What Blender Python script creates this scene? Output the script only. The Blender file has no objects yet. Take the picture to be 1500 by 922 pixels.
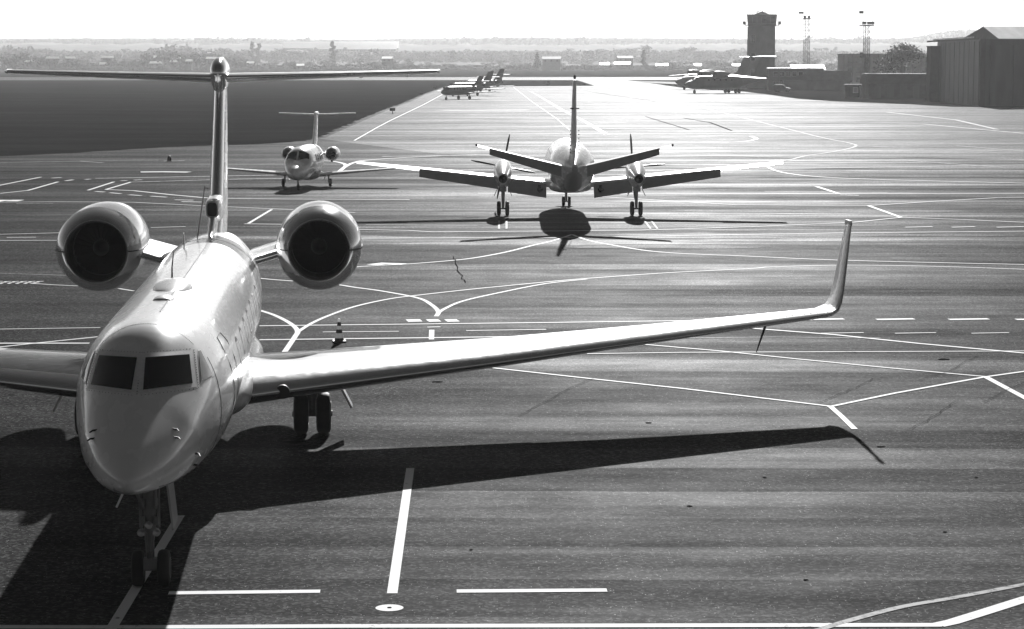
import bpy, bmesh, math, random
from mathutils import Vector, Matrix
from mathutils.bvhtree import BVHTree
random.seed(7)
R = math.radians
sc = bpy.context.scene
col = sc.collection

# ---------------------------------------------------------------- camera, sky, sun, exposure
FPX, CX, CY, HZ, CAMH = 3330.0, 750.0, 461.0, 88.0, 7.8     # focal length and horizon in photo pixels, eye height in metres
PITCH = math.atan((CY - HZ) / FPX)
cam_d = bpy.data.cameras.new('camera'); cam = bpy.data.objects.new('camera', cam_d); col.objects.link(cam)
cam_d.sensor_width = 36; cam_d.lens = 36 * FPX / 1500; cam_d.clip_start = 0.5; cam_d.clip_end = 30000
cam.location = (0, 0, CAMH); cam.rotation_euler = (math.pi / 2 - PITCH, 0, 0)
sc.camera = cam
SUN_AZ, SUN_EL = R(4.0), R(24.5)          # a little to the right of straight ahead
w = bpy.data.worlds.new('World'); sc.world = w; w.use_nodes = True
nt = w.node_tree; bg = nt.nodes['Background']
sky = nt.nodes.new('ShaderNodeTexSky'); sky.sky_type = 'NISHITA'; sky.sun_disc = False
sky.sun_elevation = SUN_EL; sky.sun_rotation = SUN_AZ; sky.altitude = 0; sky.air_density = 0.2; sky.dust_density = 0.18
bw = nt.nodes.new('ShaderNodeRGBToBW')    # black and white photograph: only the sky's brightness is used
nt.links.new(sky.outputs[0], bw.inputs[0]); nt.links.new(bw.outputs[0], bg.inputs[0]); bg.inputs[1].default_value = 0.05
sun_d = bpy.data.lights.new('sun', 'SUN'); sun = bpy.data.objects.new('sun', sun_d); col.objects.link(sun)
sun_d.energy = 5.0; sun_d.angle = R(0.5); sun_d.color = (1, 1, 1)
sdir = Vector((math.sin(SUN_AZ) * math.cos(SUN_EL), math.cos(SUN_AZ) * math.cos(SUN_EL), math.sin(SUN_EL)))
sun.rotation_euler = (-sdir).to_track_quat('-Z', 'Y').to_euler(); sun.location = (60, 300, 300)
vs = sc.view_settings; vs.view_transform = 'Standard'; vs.look = 'None'; vs.gamma = 1; vs.use_curve_mapping = False
vs.exposure = 0.5
cy = sc.cycles
cy.use_denoising = True; cy.max_bounces = 6; cy.volume_bounces = 1; cy.transparent_max_bounces = 8
cy.volume_step_rate = 4; cy.caustics_reflective = False; cy.caustics_refractive = False

# ---------------------------------------------------------------- pixel helpers
cP, sP = math.cos(PITCH), math.sin(PITCH)
def ray(px, py):
    u, v = px - CX, CY - py
    return Vector((u, FPX * cP + v * sP, v * cP - FPX * sP))
def G(px, py, z=0.0):                      # photo pixel -> point on the level z
    d = ray(px, py); t = (z - CAMH) / d.z
    return Vector((d.x * t, d.y * t, z))
def AT(px, py, Y):                         # photo pixel -> point at distance Y
    d = ray(px, py); t = Y / d.y
    return Vector((d.x * t, Y, CAMH + d.z * t))

# ---------------------------------------------------------------- materials
def new_mat(name):
    m = bpy.data.materials.new(name); m.use_nodes = True
    return m, m.node_tree, m.node_tree.nodes['Principled BSDF']
def N(t, kind, **kw):
    n = t.nodes.new(kind)
    for k, v in kw.items():
        if k in n.inputs: n.inputs[k].default_value = v
        else: setattr(n, k, v)
    return n
def ramp(t, fac, stops):
    r = t.nodes.new('ShaderNodeValToRGB'); e = r.color_ramp.elements
    while len(e) < len(stops): e.new(0.5)
    for el, (p, c) in zip(e, stops): el.position = p; el.color = (c, c, c, 1)
    t.links.new(fac, r.inputs[0]); return r.outputs[0]
def mathn(t, op, a, b=None, c=None):
    n = t.nodes.new('ShaderNodeMath'); n.operation = op
    for i, v in enumerate((a, b, c)):
        if v is None: continue
        if isinstance(v, (int, float)): n.inputs[i].default_value = v
        else: t.links.new(v, n.inputs[i])
    return n.outputs[0]
def coords(t, scale=(1, 1, 1), obj=True):
    mp = t.nodes.new('ShaderNodeMapping'); mp.inputs['Scale'].default_value = scale
    if obj:
        tc = t.nodes.new('ShaderNodeTexCoord'); t.links.new(tc.outputs['Object'], mp.inputs[0])
    else:
        g = t.nodes.new('ShaderNodeNewGeometry'); t.links.new(g.outputs['Position'], mp.inputs[0])
    return mp.outputs[0]
def noise(t, vec, scale, detail=3, rough=0.5):
    n = N(t, 'ShaderNodeTexNoise', Scale=scale, Detail=detail, Roughness=rough)
    t.links.new(vec, n.inputs['Vector']); return n.outputs['Fac']
def plain(name, c, rough=0.5, metal=0.0, var=0.12, scale=3.0, coat=0.0, stretch=(1, 1, 1), rvar=0.1, spec=0.5, bump=0.0):
    m, t, p = new_mat(name); v = coords(t, stretch)
    f = noise(t, v, scale, 5, 0.6)
    b = ramp(t, f, [(0.25, c * (1 - var)), (0.75, min(0.95, c * (1 + var)))])
    t.links.new(b, p.inputs['Base Color'])
    f2 = noise(t, v, scale * 2.7, 4)
    t.links.new(ramp(t, f2, [(0.3, max(0.02, rough - rvar * rough)), (0.7, rough + rvar * rough)]), p.inputs['Roughness'])
    p.inputs['Metallic'].default_value = metal; p.inputs['Specular IOR Level'].default_value = spec
    if coat: p.inputs['Coat Weight'].default_value = coat; p.inputs['Coat Roughness'].default_value = 0.06
    if bump:
        bn = N(t, 'ShaderNodeBump', Strength=bump, Distance=0.02); t.links.new(f2, bn.inputs['Height']); t.links.new(bn.outputs[0], p.inputs['Normal'])
    return m
M = {}
M['paint'] = plain('white_aircraft_paint', 0.84, 0.27, 0, 0.03, 1.5, 0.6, (1, 0.3, 1), 0.08)
M['wing'] = plain('light_grey_wing_paint', 0.7, 0.27, 0.0, 0.04, 1.2, 0.4, (0.4, 1, 1), 0.08)
M['polish'] = plain('polished_metal', 0.8, 0.15, 0.9, 0.05, 2.0, 0, (1, 1, 1), 0.15)
M['silver'] = plain('silver_nacelle_paint', 0.7, 0.17, 0.3, 0.04, 2.0, 0.6, (1, 1, 1), 0.1)
M['steel'] = plain('grey_gear_steel', 0.33, 0.4, 0.6, 0.25, 8)
M['gearwhite'] = plain('white_gear_paint', 0.2, 0.35, 0, 0.15, 6)
M['rubber'] = plain('tyre_rubber', 0.022, 0.7, 0, 0.2, 8)
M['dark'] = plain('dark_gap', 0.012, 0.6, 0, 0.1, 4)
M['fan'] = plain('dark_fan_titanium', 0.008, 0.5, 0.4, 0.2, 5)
M['glass'] = plain('dark_cockpit_glass', 0.006, 0.04, 0, 0.1, 2, 0, (1, 1, 1), 0.2, 0.25)
M['sideglass'] = plain('pale_side_glass', 0.34, 0.05, 0, 0.1, 2, 0, (1, 1, 1), 0.2, 0.8)
M['frame'] = plain('brushed_window_frame', 0.75, 0.4, 0.2, 0.12, 20)
M['proppaint'] = plain('propeller_black', 0.03, 0.35, 0, 0.2, 6)
M['panelgrey'] = plain('grey_flap_paint', 0.36, 0.42, 0, 0.12, 4)
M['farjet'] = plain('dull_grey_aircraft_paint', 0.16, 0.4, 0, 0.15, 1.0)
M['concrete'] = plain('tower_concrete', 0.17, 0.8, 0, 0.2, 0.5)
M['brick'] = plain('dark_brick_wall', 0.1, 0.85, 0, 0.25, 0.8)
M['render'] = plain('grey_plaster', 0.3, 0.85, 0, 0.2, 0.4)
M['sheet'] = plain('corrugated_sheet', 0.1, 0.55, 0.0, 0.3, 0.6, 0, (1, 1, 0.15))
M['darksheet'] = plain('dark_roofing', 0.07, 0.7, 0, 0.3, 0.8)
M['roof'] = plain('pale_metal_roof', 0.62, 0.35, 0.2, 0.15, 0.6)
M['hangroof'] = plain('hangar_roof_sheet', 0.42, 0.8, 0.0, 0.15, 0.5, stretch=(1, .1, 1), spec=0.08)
M['pane'] = plain('building_window_glass', 0.03, 0.08, 0, 0.2, 1.0)
M['lattice'] = plain('galvanised_lattice', 0.07, 0.7, 0.0, 0.25, 3)
M['bark'] = plain('bark', 0.07, 0.9, 0, 0.3, 4)
M['conedark'] = plain('cone_red_rubber', 0.06, 0.5, 0, 0.15, 6)
M['conewhite'] = plain('cone_white_band', 0.6, 0.5, 0, 0.1, 6)
m, t, p = new_mat('cone_white_band'); p.inputs['Base Color'].default_value = (.85, .85, .85, 1); tr = N(t, 'ShaderNodeBsdfTranslucent'); tr.inputs[0].default_value = (.9, .9, .9, 1)
mx = t.nodes.new('ShaderNodeMixShader'); mx.inputs[0].default_value = .6; t.links.new(p.outputs[0], mx.inputs[1]); t.links.new(tr.outputs[0], mx.inputs[2]); t.links.new(mx.outputs[0], t.nodes['Material Output'].inputs['Surface']); M['conewhite'] = m
M['lens'] = plain('landing_light_lens', 0.5, 0.08, 0.6, 0.1, 4)
M['carpaint'] = plain('pale_van_paint', 0.7, 0.25, 0, 0.08, 2, 0.5)
def leaf_mat(name, c):
    m, t, p = new_mat(name)
    oi = t.nodes.new('ShaderNodeObjectInfo')
    f = noise(t, coords(t), 0.5, 3)
    b = mathn(t, 'MULTIPLY', ramp(t, f, [(0.3, c * 0.7), (0.7, c * 1.35)]), mathn(t, 'MULTIPLY_ADD', oi.outputs['Random'], 0.5, 0.75))
    t.links.new(b, p.inputs['Base Color']); p.inputs['Roughness'].default_value = 0.7
    p.inputs['Specular IOR Level'].default_value = 0.25
    return m
M['leaf'] = leaf_mat('tree_foliage', 0.06)
M['pine'] = leaf_mat('conifer_foliage', 0.045)

def asphalt_mat(name, stops, spec, lane_w, rough):
    m, t, p = new_mat(name)
    g = t.nodes.new('ShaderNodeNewGeometry'); pos = g.outputs['Position']
    sx = t.nodes.new('ShaderNodeSeparateXYZ'); t.links.new(pos, sx.inputs[0])
    def mp(s):
        n = t.nodes.new('ShaderNodeMapping'); n.inputs['Scale'].default_value = s; t.links.new(pos, n.inputs[0]); return n.outputs[0]
    wob = noise(t, mp((0.03, 0.05, 1)), 1.0, 3)
    yy = mathn(t, 'ADD', mathn(t, 'MULTIPLY_ADD', sx.outputs['X'], 0.012, sx.outputs['Y']), mathn(t, 'MULTIPLY', wob, 1.6))
    lane = t.nodes.new('ShaderNodeTexWhiteNoise'); lane.noise_dimensions = '1D'
    t.links.new(mathn(t, 'FLOOR', mathn(t, 'DIVIDE', yy, 2.3)), lane.inputs['W'])
    streak = noise(t, mp((0.022, 0.42, 1)), 1.0, 9, 0.7)
    patch = noise(t, mp((0.06, 0.16, 1)), 1.0, 8, 0.66)
    blot = noise(t, mp((0.5, 0.8, 1)), 1.0, 6, 0.7)
    fine = noise(t, pos, 26.0, 5, 0.8)
    grit = noise(t, pos, 90.0, 2, 0.6)
    tone = mathn(t, 'ADD', mathn(t, 'MULTIPLY', lane.outputs[0], lane_w), mathn(t, 'ADD', mathn(t, 'MULTIPLY', streak, 0.46), mathn(t, 'ADD', mathn(t, 'MULTIPLY', patch, 0.4), mathn(t, 'MULTIPLY', blot, 0.22))))
    base = ramp(t, tone, list(zip((0.4, 0.62, 0.84), stops)))
    cell = N(t, 'ShaderNodeTexVoronoi', Scale=20.0, Randomness=1.0); t.links.new(pos, cell.inputs['Vector'])
    cs = t.nodes.new('ShaderNodeSeparateColor'); t.links.new(cell.outputs['Color'], cs.inputs[0])
    grain = mathn(t, 'MULTIPLY', mathn(t, 'MULTIPLY_ADD', mathn(t, 'POWER', cs.outputs[0], 3.0), 2.6, 0.4), mathn(t, 'MULTIPLY_ADD', fine, 1.5, 0.25))
    base = mathn(t, 'MULTIPLY', base, grain)
    # sun glints off the grit, painted in as pale glossy dots
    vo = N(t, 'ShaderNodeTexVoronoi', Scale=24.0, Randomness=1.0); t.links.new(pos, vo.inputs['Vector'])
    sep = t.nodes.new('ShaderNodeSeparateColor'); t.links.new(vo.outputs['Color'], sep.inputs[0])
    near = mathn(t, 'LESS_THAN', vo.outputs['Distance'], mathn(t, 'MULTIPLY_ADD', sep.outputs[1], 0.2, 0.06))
    glint = mathn(t, 'MULTIPLY', near, mathn(t, 'GREATER_THAN', sep.outputs[0], 0.86))
    base = mathn(t, 'ADD', mathn(t, 'MULTIPLY', base, mathn(t, 'SUBTRACT', 1.0, glint)), mathn(t, 'MULTIPLY', glint, 0.4))
    t.links.new(base, p.inputs['Base Color'])
    ro = ramp(t, tone, list(zip((0.4, 0.62, 0.84), rough)))
    t.links.new(mathn(t, 'SUBTRACT', ro, mathn(t, 'MULTIPLY', glint, 0.12)), p.inputs['Roughness'])
    t.links.new(mathn(t, 'ADD', ramp(t, tone, list(zip((0.4, 0.62, 0.84), (spec * .35, spec, spec * 2.6)))), mathn(t, 'MULTIPLY', mathn(t, 'MULTIPLY', glint, mathn(t, 'POWER', sep.outputs[2], 4.0)), 0.12)), p.inputs['Specular IOR Level'])
    bn = N(t, 'ShaderNodeBump', Strength=0.3, Distance=0.01); t.links.new(mathn(t, 'ADD', grit, fine), bn.inputs['Height']); t.links.new(bn.outputs[0], p.inputs['Normal'])
    return m
M['asphalt'] = asphalt_mat('worn_asphalt', (0.014, 0.034, 0.07), 0.0024, 0.13, (0.64, 0.52, 0.43))
M['glare_slab'] = asphalt_mat('pale_glare_concrete', (0.045, 0.085, 0.13), 0.0042, 0.12, (0.62, 0.53, 0.45))  # paler base colour paints in the low-sun glare on distant paving
def paint_mat(name, c, wear):
    m, t, p = new_mat(name); g = t.nodes.new('ShaderNodeNewGeometry')
    f = noise(t, g.outputs['Position'], 7.0, 6, 0.75)
    f = mathn(t, 'ADD', mathn(t, 'MULTIPLY', f, 0.65), mathn(t, 'MULTIPLY', noise(t, g.outputs['Position'], 0.7, 5, 0.7), 0.35)); t.links.new(ramp(t, f, [(wear - 0.05, 0.07), (wear + 0.04, c)]), p.inputs['Base Color']); p.inputs['Roughness'].default_value = 0.6; p.inputs['Specular IOR Level'].default_value = 0.02
    return m
M['line'] = paint_mat('white_road_paint', 0.84, 0.38)
M['worn'] = paint_mat('worn_road_paint', 0.34, 0.47)
M['crack'] = plain('crack_filler', 0.012, 0.95, 0, 0.2, 3, spec=0.0)
def grass_mat():
    m, t, p = new_mat('dry_grass'); g = t.nodes.new('ShaderNodeNewGeometry'); pos = g.outputs['Position']
    def mp(s):
        n = t.nodes.new('ShaderNodeMapping'); n.inputs['Scale'].default_value = s; t.links.new(pos, n.inputs[0]); return n.outputs[0]
    a = noise(t, mp((0.03, 0.09, 1)), 1.0, 8, 0.75); b = noise(t, mp((.5, 1, 1)), 1.6, 6, 0.8)
    s = mathn(t, 'ADD', mathn(t, 'MULTIPLY', a, 0.5), mathn(t, 'MULTIPLY', b, 0.5))
    t.links.new(ramp(t, s, [(0.3, 0.01), (0.5, 0.022), (0.7, 0.042)]), p.inputs['Base Color'])
    p.inputs['Roughness'].default_value = 0.95; p.inputs['Specular IOR Level'].default_value = 0.0
    bn = N(t, 'ShaderNodeBump', Strength=0.6, Distance=0.12); t.links.new(b, bn.inputs['Height']); t.links.new(bn.outputs[0], p.inputs['Normal'])
    return m
M['grass'] = grass_mat()
M['field'] = plain('far_wooded_slope', 0.06, 0.95, 0, 0.5, 0.02, 0, (1, 1, 1), 0.1, 0.05)

# ---------------------------------------------------------------- mesh helpers
class MB:
    def __init__(s): s.V = []; s.F = []
    def add(s, V, F):
        o = len(s.V); s.V += [Vector(v) for v in V]; s.F += [[i + o for i in f] for f in F]; return s
    def loft(s, rings, cap=True, closed=True):
        n = len(rings[0]); V = [v for r in rings for v in r]; F = []
        for i in range(len(rings) - 1):
            for j in range(n if closed else n - 1):
                k = (j + 1) % n
                F.append([i * n + j, i * n + k, (i + 1) * n + k, (i + 1) * n + j])
        if cap: F.append(list(range(n))[::-1]); F.append(list(range((len(rings) - 1) * n, len(rings) * n)))
        return s.add(V, F)
    def box(s, c, size, m=None):
        x, y, z = [q / 2 for q in size]; c = Vector(c)
        V = [Vector((a * x, b * y, d * z)) for a in (-1, 1) for b in (-1, 1) for d in (-1, 1)]
        if m is not None: V = [m @ v for v in V]
        return s.add([v + c for v in V], [[0, 1, 3, 2], [4, 6, 7, 5], [0, 4, 5, 1], [2, 3, 7, 6], [0, 2, 6, 4], [1, 5, 7, 3]])
    def span(s, a, b): # box from corner to corner
        a, b = Vector(a), Vector(b); return s.box((a + b) / 2, [abs(q) for q in (b - a)])
    def tube(s, pts, r, n=8):
        pts = [Vector(p) for p in pts]; rr = r if isinstance(r, (list, tuple)) else [r] * len(pts); rings = []
        for i, p in enumerate(pts):
            d = (pts[min(i + 1, len(pts) - 1)] - pts[max(i - 1, 0)]).normalized()
            u = d.orthogonal().normalized() if abs(d.z) > 0.95 else d.cross(Vector((0, 0, 1))).normalized()
            v = d.cross(u)
            rings.append([p + (u * math.cos(2 * math.pi * k / n) + v * math.sin(2 * math.pi * k / n)) * rr[i] for k in range(n)])
        return s.loft(rings)
    def rev(s, prof, o, axis='y', n=32, cap=True, a0=0.0):
        o = Vector(o); rings = []
        for a, r in prof:
            ring = []
            for k in range(n):
                q = 2 * math.pi * k / n + a0; c_, s_ = math.cos(q) * r, math.sin(q) * r
                ring.append(o + (Vector((c_, a, s_)) if axis == 'y' else Vector((a, c_, s_)) if axis == 'x' else Vector((c_, s_, a))))
            rings.append(ring)
        return s.loft(rings, cap)
    def build(s, name, mat, parent=None, off=(0, 0, 0), smooth=35, recalc=True):
        me = bpy.data.meshes.new(name); o = Vector(off)
        me.from_pydata([v + o for v in s.V], [], s.F)
        if recalc:
            bm = bmesh.new(); bm.from_mesh(me); bmesh.ops.recalc_face_normals(bm, faces=bm.faces); bm.to_mesh(me); bm.free()
        me.materials.append(M[mat] if isinstance(mat, str) else mat)
        if smooth:
            me.shade_smooth(); me.set_sharp_from_angle(angle=R(smooth))
        ob = bpy.data.objects.new(name, me); col.objects.link(ob)
        if parent is not None: ob.parent = parent
        return ob
def empty(name, loc=(0, 0, 0), rz=0.0):
    o = bpy.data.objects.new(name, None); col.objects.link(o); o.location = loc; o.rotation_euler = (0, 0, rz); o.empty_display_size = 0.3
    return o
def tag(o, label=None, cat=None, group=None, kind=None):
    if label: o['label'] = label
    if cat: o['category'] = cat
    if group: o['group'] = group
    if kind: o['kind'] = kind
    return o
def copy_tree(o, parent=None):
    c = o.copy(); col.objects.link(c); c.parent = parent
    for ch in list(o.children): copy_tree(ch, c)
    return c
def pchip(xs, ys):
    n = len(xs); h = [xs[i + 1] - xs[i] for i in range(n - 1)]; d = [(ys[i + 1] - ys[i]) / h[i] for i in range(n - 1)]
    m = [d[0]] + [0 if d[i - 1] * d[i] <= 0 else 2 * d[i - 1] * d[i] / (d[i - 1] + d[i]) for i in range(1, n - 1)] + [d[-1]]
    def f(x):
        if x <= xs[0]: return ys[0]
        if x >= xs[-1]: return ys[-1]
        i = max(k for k in range(n - 1) if xs[k] <= x); t = (x - xs[i]) / h[i]
        return (ys[i] * (2 * t**3 - 3 * t**2 + 1) + h[i] * m[i] * (t**3 - 2 * t**2 + t) + ys[i + 1] * (-2 * t**3 + 3 * t**2) + h[i] * m[i + 1] * (t**3 - t**2))
    return f
class Body:
    """fuselage loft: rows of (y, top z, bottom z, half width, z of the widest line)"""
    def __init__(s, rows, ex=2.0):
        ys = [r[0] for r in rows]; s.y0, s.y1 = ys[0], ys[-1]; s.ex = ex
        s.zt, s.zb, s.w, s.zc = [pchip(ys, [r[k] for r in rows]) for k in (1, 2, 3, 4)]
    def pt(s, y, a):
        c_, s_ = math.cos(a), math.sin(a); e = 2 / s.ex; zc = s.zc(y)
        x = s.w(y) * math.copysign(abs(c_) ** e, c_)
        z = zc + ((s.zt(y) - zc) if s_ > 0 else (zc - s.zb(y))) * math.copysign(abs(s_) ** e, s_)
        return Vector((x, y, z))
    def side(s, y, z):      # half width of the skin at height z
        zc = s.zc(y); q = (z - zc) / ((s.zt(y) - zc) if z > zc else (zc - s.zb(y)))
        return s.w(y) * max(0.0, 1 - abs(q) ** s.ex) ** (1 / s.ex)
    def ring(s, y, n): return [s.pt(y, 2 * math.pi * k / n) for k in range(n)]
    def loft(s, mb, n=56, m=90, ease=1.6):
        ys = [s.y0 + (s.y1 - s.y0) * ((k / m) ** ease) for k in range(m + 1)]
        return mb.loft([s.ring(y, n) for y in ys])
def foil(x, t):
    return 5 * t * (0.2969 * math.sqrt(max(x, 0)) - 0.126 * x - 0.3516 * x * x + 0.2843 * x**3 - 0.1015 * x**4)
def sec(le, chord, t, up=(0, 0, 1), cd=(0, 1, 0), camber=0.02):
    return dict(le=Vector(le), chord=chord, t=t, up=Vector(up).normalized(), cd=Vector(cd).normalized(), camber=camber)
def sec_mix(a, b, f):
    q = {}
    for k in ('le', 'chord', 't', 'up', 'cd', 'camber'): q[k] = a[k] + (b[k] - a[k]) * f
    q['up'] = q['up'].normalized(); q['cd'] = q['cd'].normalized(); return q
def sec_at(secs, s):
    i = min(int(s), len(secs) - 2); return sec_mix(secs[i], secs[i + 1], s - i)
def mirror_secs(secs):
    fx = lambda v: Vector((-v.x, v.y, v.z))
    return [dict(q, le=fx(q['le']), up=fx(q['up']), cd=fx(q['cd'])) for q in secs]
def wing(mb, secs, a=0.0, b=1.0, n=12, deflect=0.0, drop=0.0):
    rings = []
    xs = [a + (b - a) * (1 - math.cos(math.pi * k / n)) / 2 for k in range(n + 1)]
    for q in secs:
        cam = lambda x: q['camber'] * 4 * x * (1 - x)
        up = [(x, cam(x) + foil(x, q['t'])) for x in reversed(xs)]
        lo = [(x, cam(x) - foil(x, q['t'])) for x in (xs[1:] if a == 0 else xs)]
        P = []
        hy = cam(a); c_, s_ = math.cos(deflect), math.sin(deflect)
        for x, y in up + lo:
            dx, dy = x - a, y - hy
            x2, y2 = a + dx * c_ + dy * s_, hy - dx * s_ + dy * c_ - drop
            P.append(q['le'] + q['cd'] * (x2 * q['chord']) + q['up'] * (y2 * q['chord']))
        rings.append(P)
    return mb.loft(rings)
def wheel(parent, off, x, y, r, wd, z0=0.0, rim='steel'):
    z = z0 + r
    pr = [(-wd / 2, r * 0.55), (-wd / 2, r * 0.8), (-wd * 0.4, r * 0.94), (-wd * 0.2, r), (wd * 0.2, r), (wd * 0.4, r * 0.94), (wd / 2, r * 0.8), (wd / 2, r * 0.55)]
    MB().rev(pr, (x, y, z), 'x', 28).build('tyre', 'rubber', parent, off)
    pr = [(-wd * 0.36, 0.02), (-wd * 0.4, r * 0.2), (-wd * 0.3, r * 0.5), (-wd * 0.52, r * 0.56), (wd * 0.52, r * 0.56), (wd * 0.3, r * 0.5), (wd * 0.4, r * 0.2), (wd * 0.36, 0.02)]
    MB().rev(pr, (x, y, z), 'x', 20).build('rim', rim, parent, off)

# ---------------------------------------------------------------- setting: ground, apron, markings
def sheet(name, pts, z, mat, parent=None, kind=None):
    me = bpy.data.meshes.new(name); bm = bmesh.new()
    f = bm.faces.new([bm.verts.new((p[0], p[1], z)) for p in pts]); bm.normal_update()
    if f.normal.z < 0: f.normal_flip()
    bmesh.ops.triangulate(bm, faces=bm.faces[:]); bm.to_mesh(me); bm.free(); me.materials.append(M[mat])
    o = bpy.data.objects.new(name, me); col.objects.link(o)
    if parent: o.parent = parent
    if kind: o['kind'] = kind
    return o
sheet('ground', [(-9000, -200), (9000, -200), (9000, 12000), (-9000, 12000)], 0.0, 'grass', kind='structure')
edge_px = [(0, 229), (100, 225), (240, 216.5), (300, 214), (348, 216 - 3), (425, 209), (450, 206), (466, 202), (484, 194), (509, 183.5), (541, 170), (563, 161), (595, 149.5), (617, 139.5), (636, 133), (648, 128.5)]
left_edge = [G(*p) for p in edge_px]
_re = random.Random(5); _le = []
for i in range(len(left_edge) - 1):
    p, q = left_edge[i], left_edge[i + 1]; n = max(2, int((q - p).length / 1.6))
    for k in range(n):
        v = p + (q - p) * k / n; _le.append(v + Vector((_re.gauss(0, .22), _re.gauss(0, .3), 0)))
LE7 = left_edge[7:]; left_edge = _le + [left_edge[-1]]
far_edge = [G(655, 127.4), G(873, 126), G(856, 120.5), G(846, 117.5)]
right_edge = [G(915, 117.5), G(935, 119.5), G(1000, 129), G(1094, 135), G(1125, 138.7), G(1169, 145), G(1220, 148.6), G(1340, 153.5), G(1400, 157), G(1500, 158)]
AP = [(-260, -60), (-260, 184)] + [(p.x, p.y) for p in left_edge] + [(p.x, p.y) for p in far_edge] + [(p.x, p.y) for p in right_edge] + [(260, 372), (260, -60)]
ZA = 0.02
apron = sheet('apron', AP, ZA, 'asphalt', kind='structure')
glare_px = [(466, 203.5), (530, 212), (640, 226), (760, 231), (900, 233), (1060, 229), (1200, 234), (1350, 231), (1500, 236)]
SL = [(p.x, p.y) for p in (G(*q) for q in glare_px)] + [(240, 190), (240, 368)] + [(p.x - .8, p.y - 1.2) for p in reversed(right_edge)] + [(p.x - .5, p.y - 1) for p in reversed(far_edge)] + [(p.x + .8, p.y) for p in reversed(LE7)]
sheet('glare_apron', SL, ZA + 0.0068, 'glare_slab', kind='structure')  # glare whitening the far apron, painted as a paler sheet
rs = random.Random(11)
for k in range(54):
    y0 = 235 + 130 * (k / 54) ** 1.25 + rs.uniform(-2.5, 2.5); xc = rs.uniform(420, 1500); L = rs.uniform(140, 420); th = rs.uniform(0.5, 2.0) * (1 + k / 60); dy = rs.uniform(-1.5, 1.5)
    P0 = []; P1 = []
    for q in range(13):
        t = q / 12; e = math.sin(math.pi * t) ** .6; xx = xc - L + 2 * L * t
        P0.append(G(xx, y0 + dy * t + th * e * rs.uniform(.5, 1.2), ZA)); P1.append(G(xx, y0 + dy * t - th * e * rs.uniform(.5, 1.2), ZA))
    sheet('glare_strip', [(p.x, p.y) for p in P0 + P1[::-1][1:-1]], ZA + 0.0012 + 0.00009 * k, 'glare_slab', apron)  # streaks of sun glare painted as pale strips over the asphalt
RW0, RW1 = G(0, 118.2).y, G(0, 114.0).y
sheet('runway', [(-1200, RW0 - 25), (1200, RW0 + 55), (1200, RW1 + 70), (-1200, RW1 - 10)], 0.012, 'glare_slab', kind='structure')
sheet('road', [(p.x, p.y) for p in (G(1000, 124), G(1000, 120.4), G(925, 119.0), G(928, 121.0))], 0.016, 'asphalt', kind='structure')
_ln = [0]
def smooth_pts(P, k=6):
    out = []
    for i in range(len(P) - 1):
        p0, p1, p2, p3 = P[max(i - 1, 0)], P[i], P[i + 1], P[min(i + 2, len(P) - 1)]
        for j in range(k):
            t = j / k
            out.append(0.5 * ((2 * p1) + (p2 - p0) * t + (2 * p0 - 5 * p1 + 4 * p2 - p3) * t * t + (3 * p1 - p0 - 3 * p2 + p3) * t**3))
    return out + [P[-1]]
def stroke(px, w=0.15, mat='line', curve=False, name='marking_line'):
    P = [G(*p, z=ZA) for p in px]
    if curve: P = smooth_pts(P)
    z = ZA + 0.008 + 0.00015 * _ln[0]; _ln[0] += 1
    if _ln[0] > 7 and w < 0.45: w *= 0.78
    V = []; F = []
    for i, p in enumerate(P):
        a = (P[i] - P[i - 1]).normalized() if i else (P[1] - P[0]).normalized()
        b = (P[i + 1] - P[i]).normalized() if i < len(P) - 1 else a
        n1 = Vector((-a.y, a.x, 0)); n2 = Vector((-b.y, b.x, 0)); m = (n1 + n2)
        m = n1 if m.length < 0.3 else m.normalized(); sc_ = 1 / max(0.45, m.dot(n1))
        V += [p + m * (w / 2 * sc_), p - m * (w / 2 * sc_)]
    for v in V: v.z = z
    for i in range(len(P) - 1): F.append([2 * i, 2 * i + 1, 2 * i + 3, 2 * i + 2])
    me = bpy.data.meshes.new(name); me.from_pydata(V, [], F)
    if me.polygons and me.polygons[0].normal.z < 0: me.flip_normals()
    me.materials.append(M[mat]); o = bpy.data.objects.new(name, me); col.objects.link(o); o.parent = apron
    return o
# near lines
stroke([(601, 686.5), (574.5, 870)], 0.155)
stroke([(247, 869.5), (469, 867)], 0.2); stroke([(669, 866.8), (889, 865.3)], 0.2)
stroke([(-300, 919), (215, 919.5), (500, 918), (1000, 917), (1378, 916.3)], 0.2)
stroke([(1374, 916.5), (1395, 912), (1440, 898), (1500, 879), (1700, 820)], 0.24)
stroke([(1195, 925), (1240, 911), (1320, 890), (1400, 876), (1500, 857), (1700, 818)], 0.14, 'worn', True)
stroke([(150, 945), (163, 922), (264, 756)], 0.16)
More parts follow.
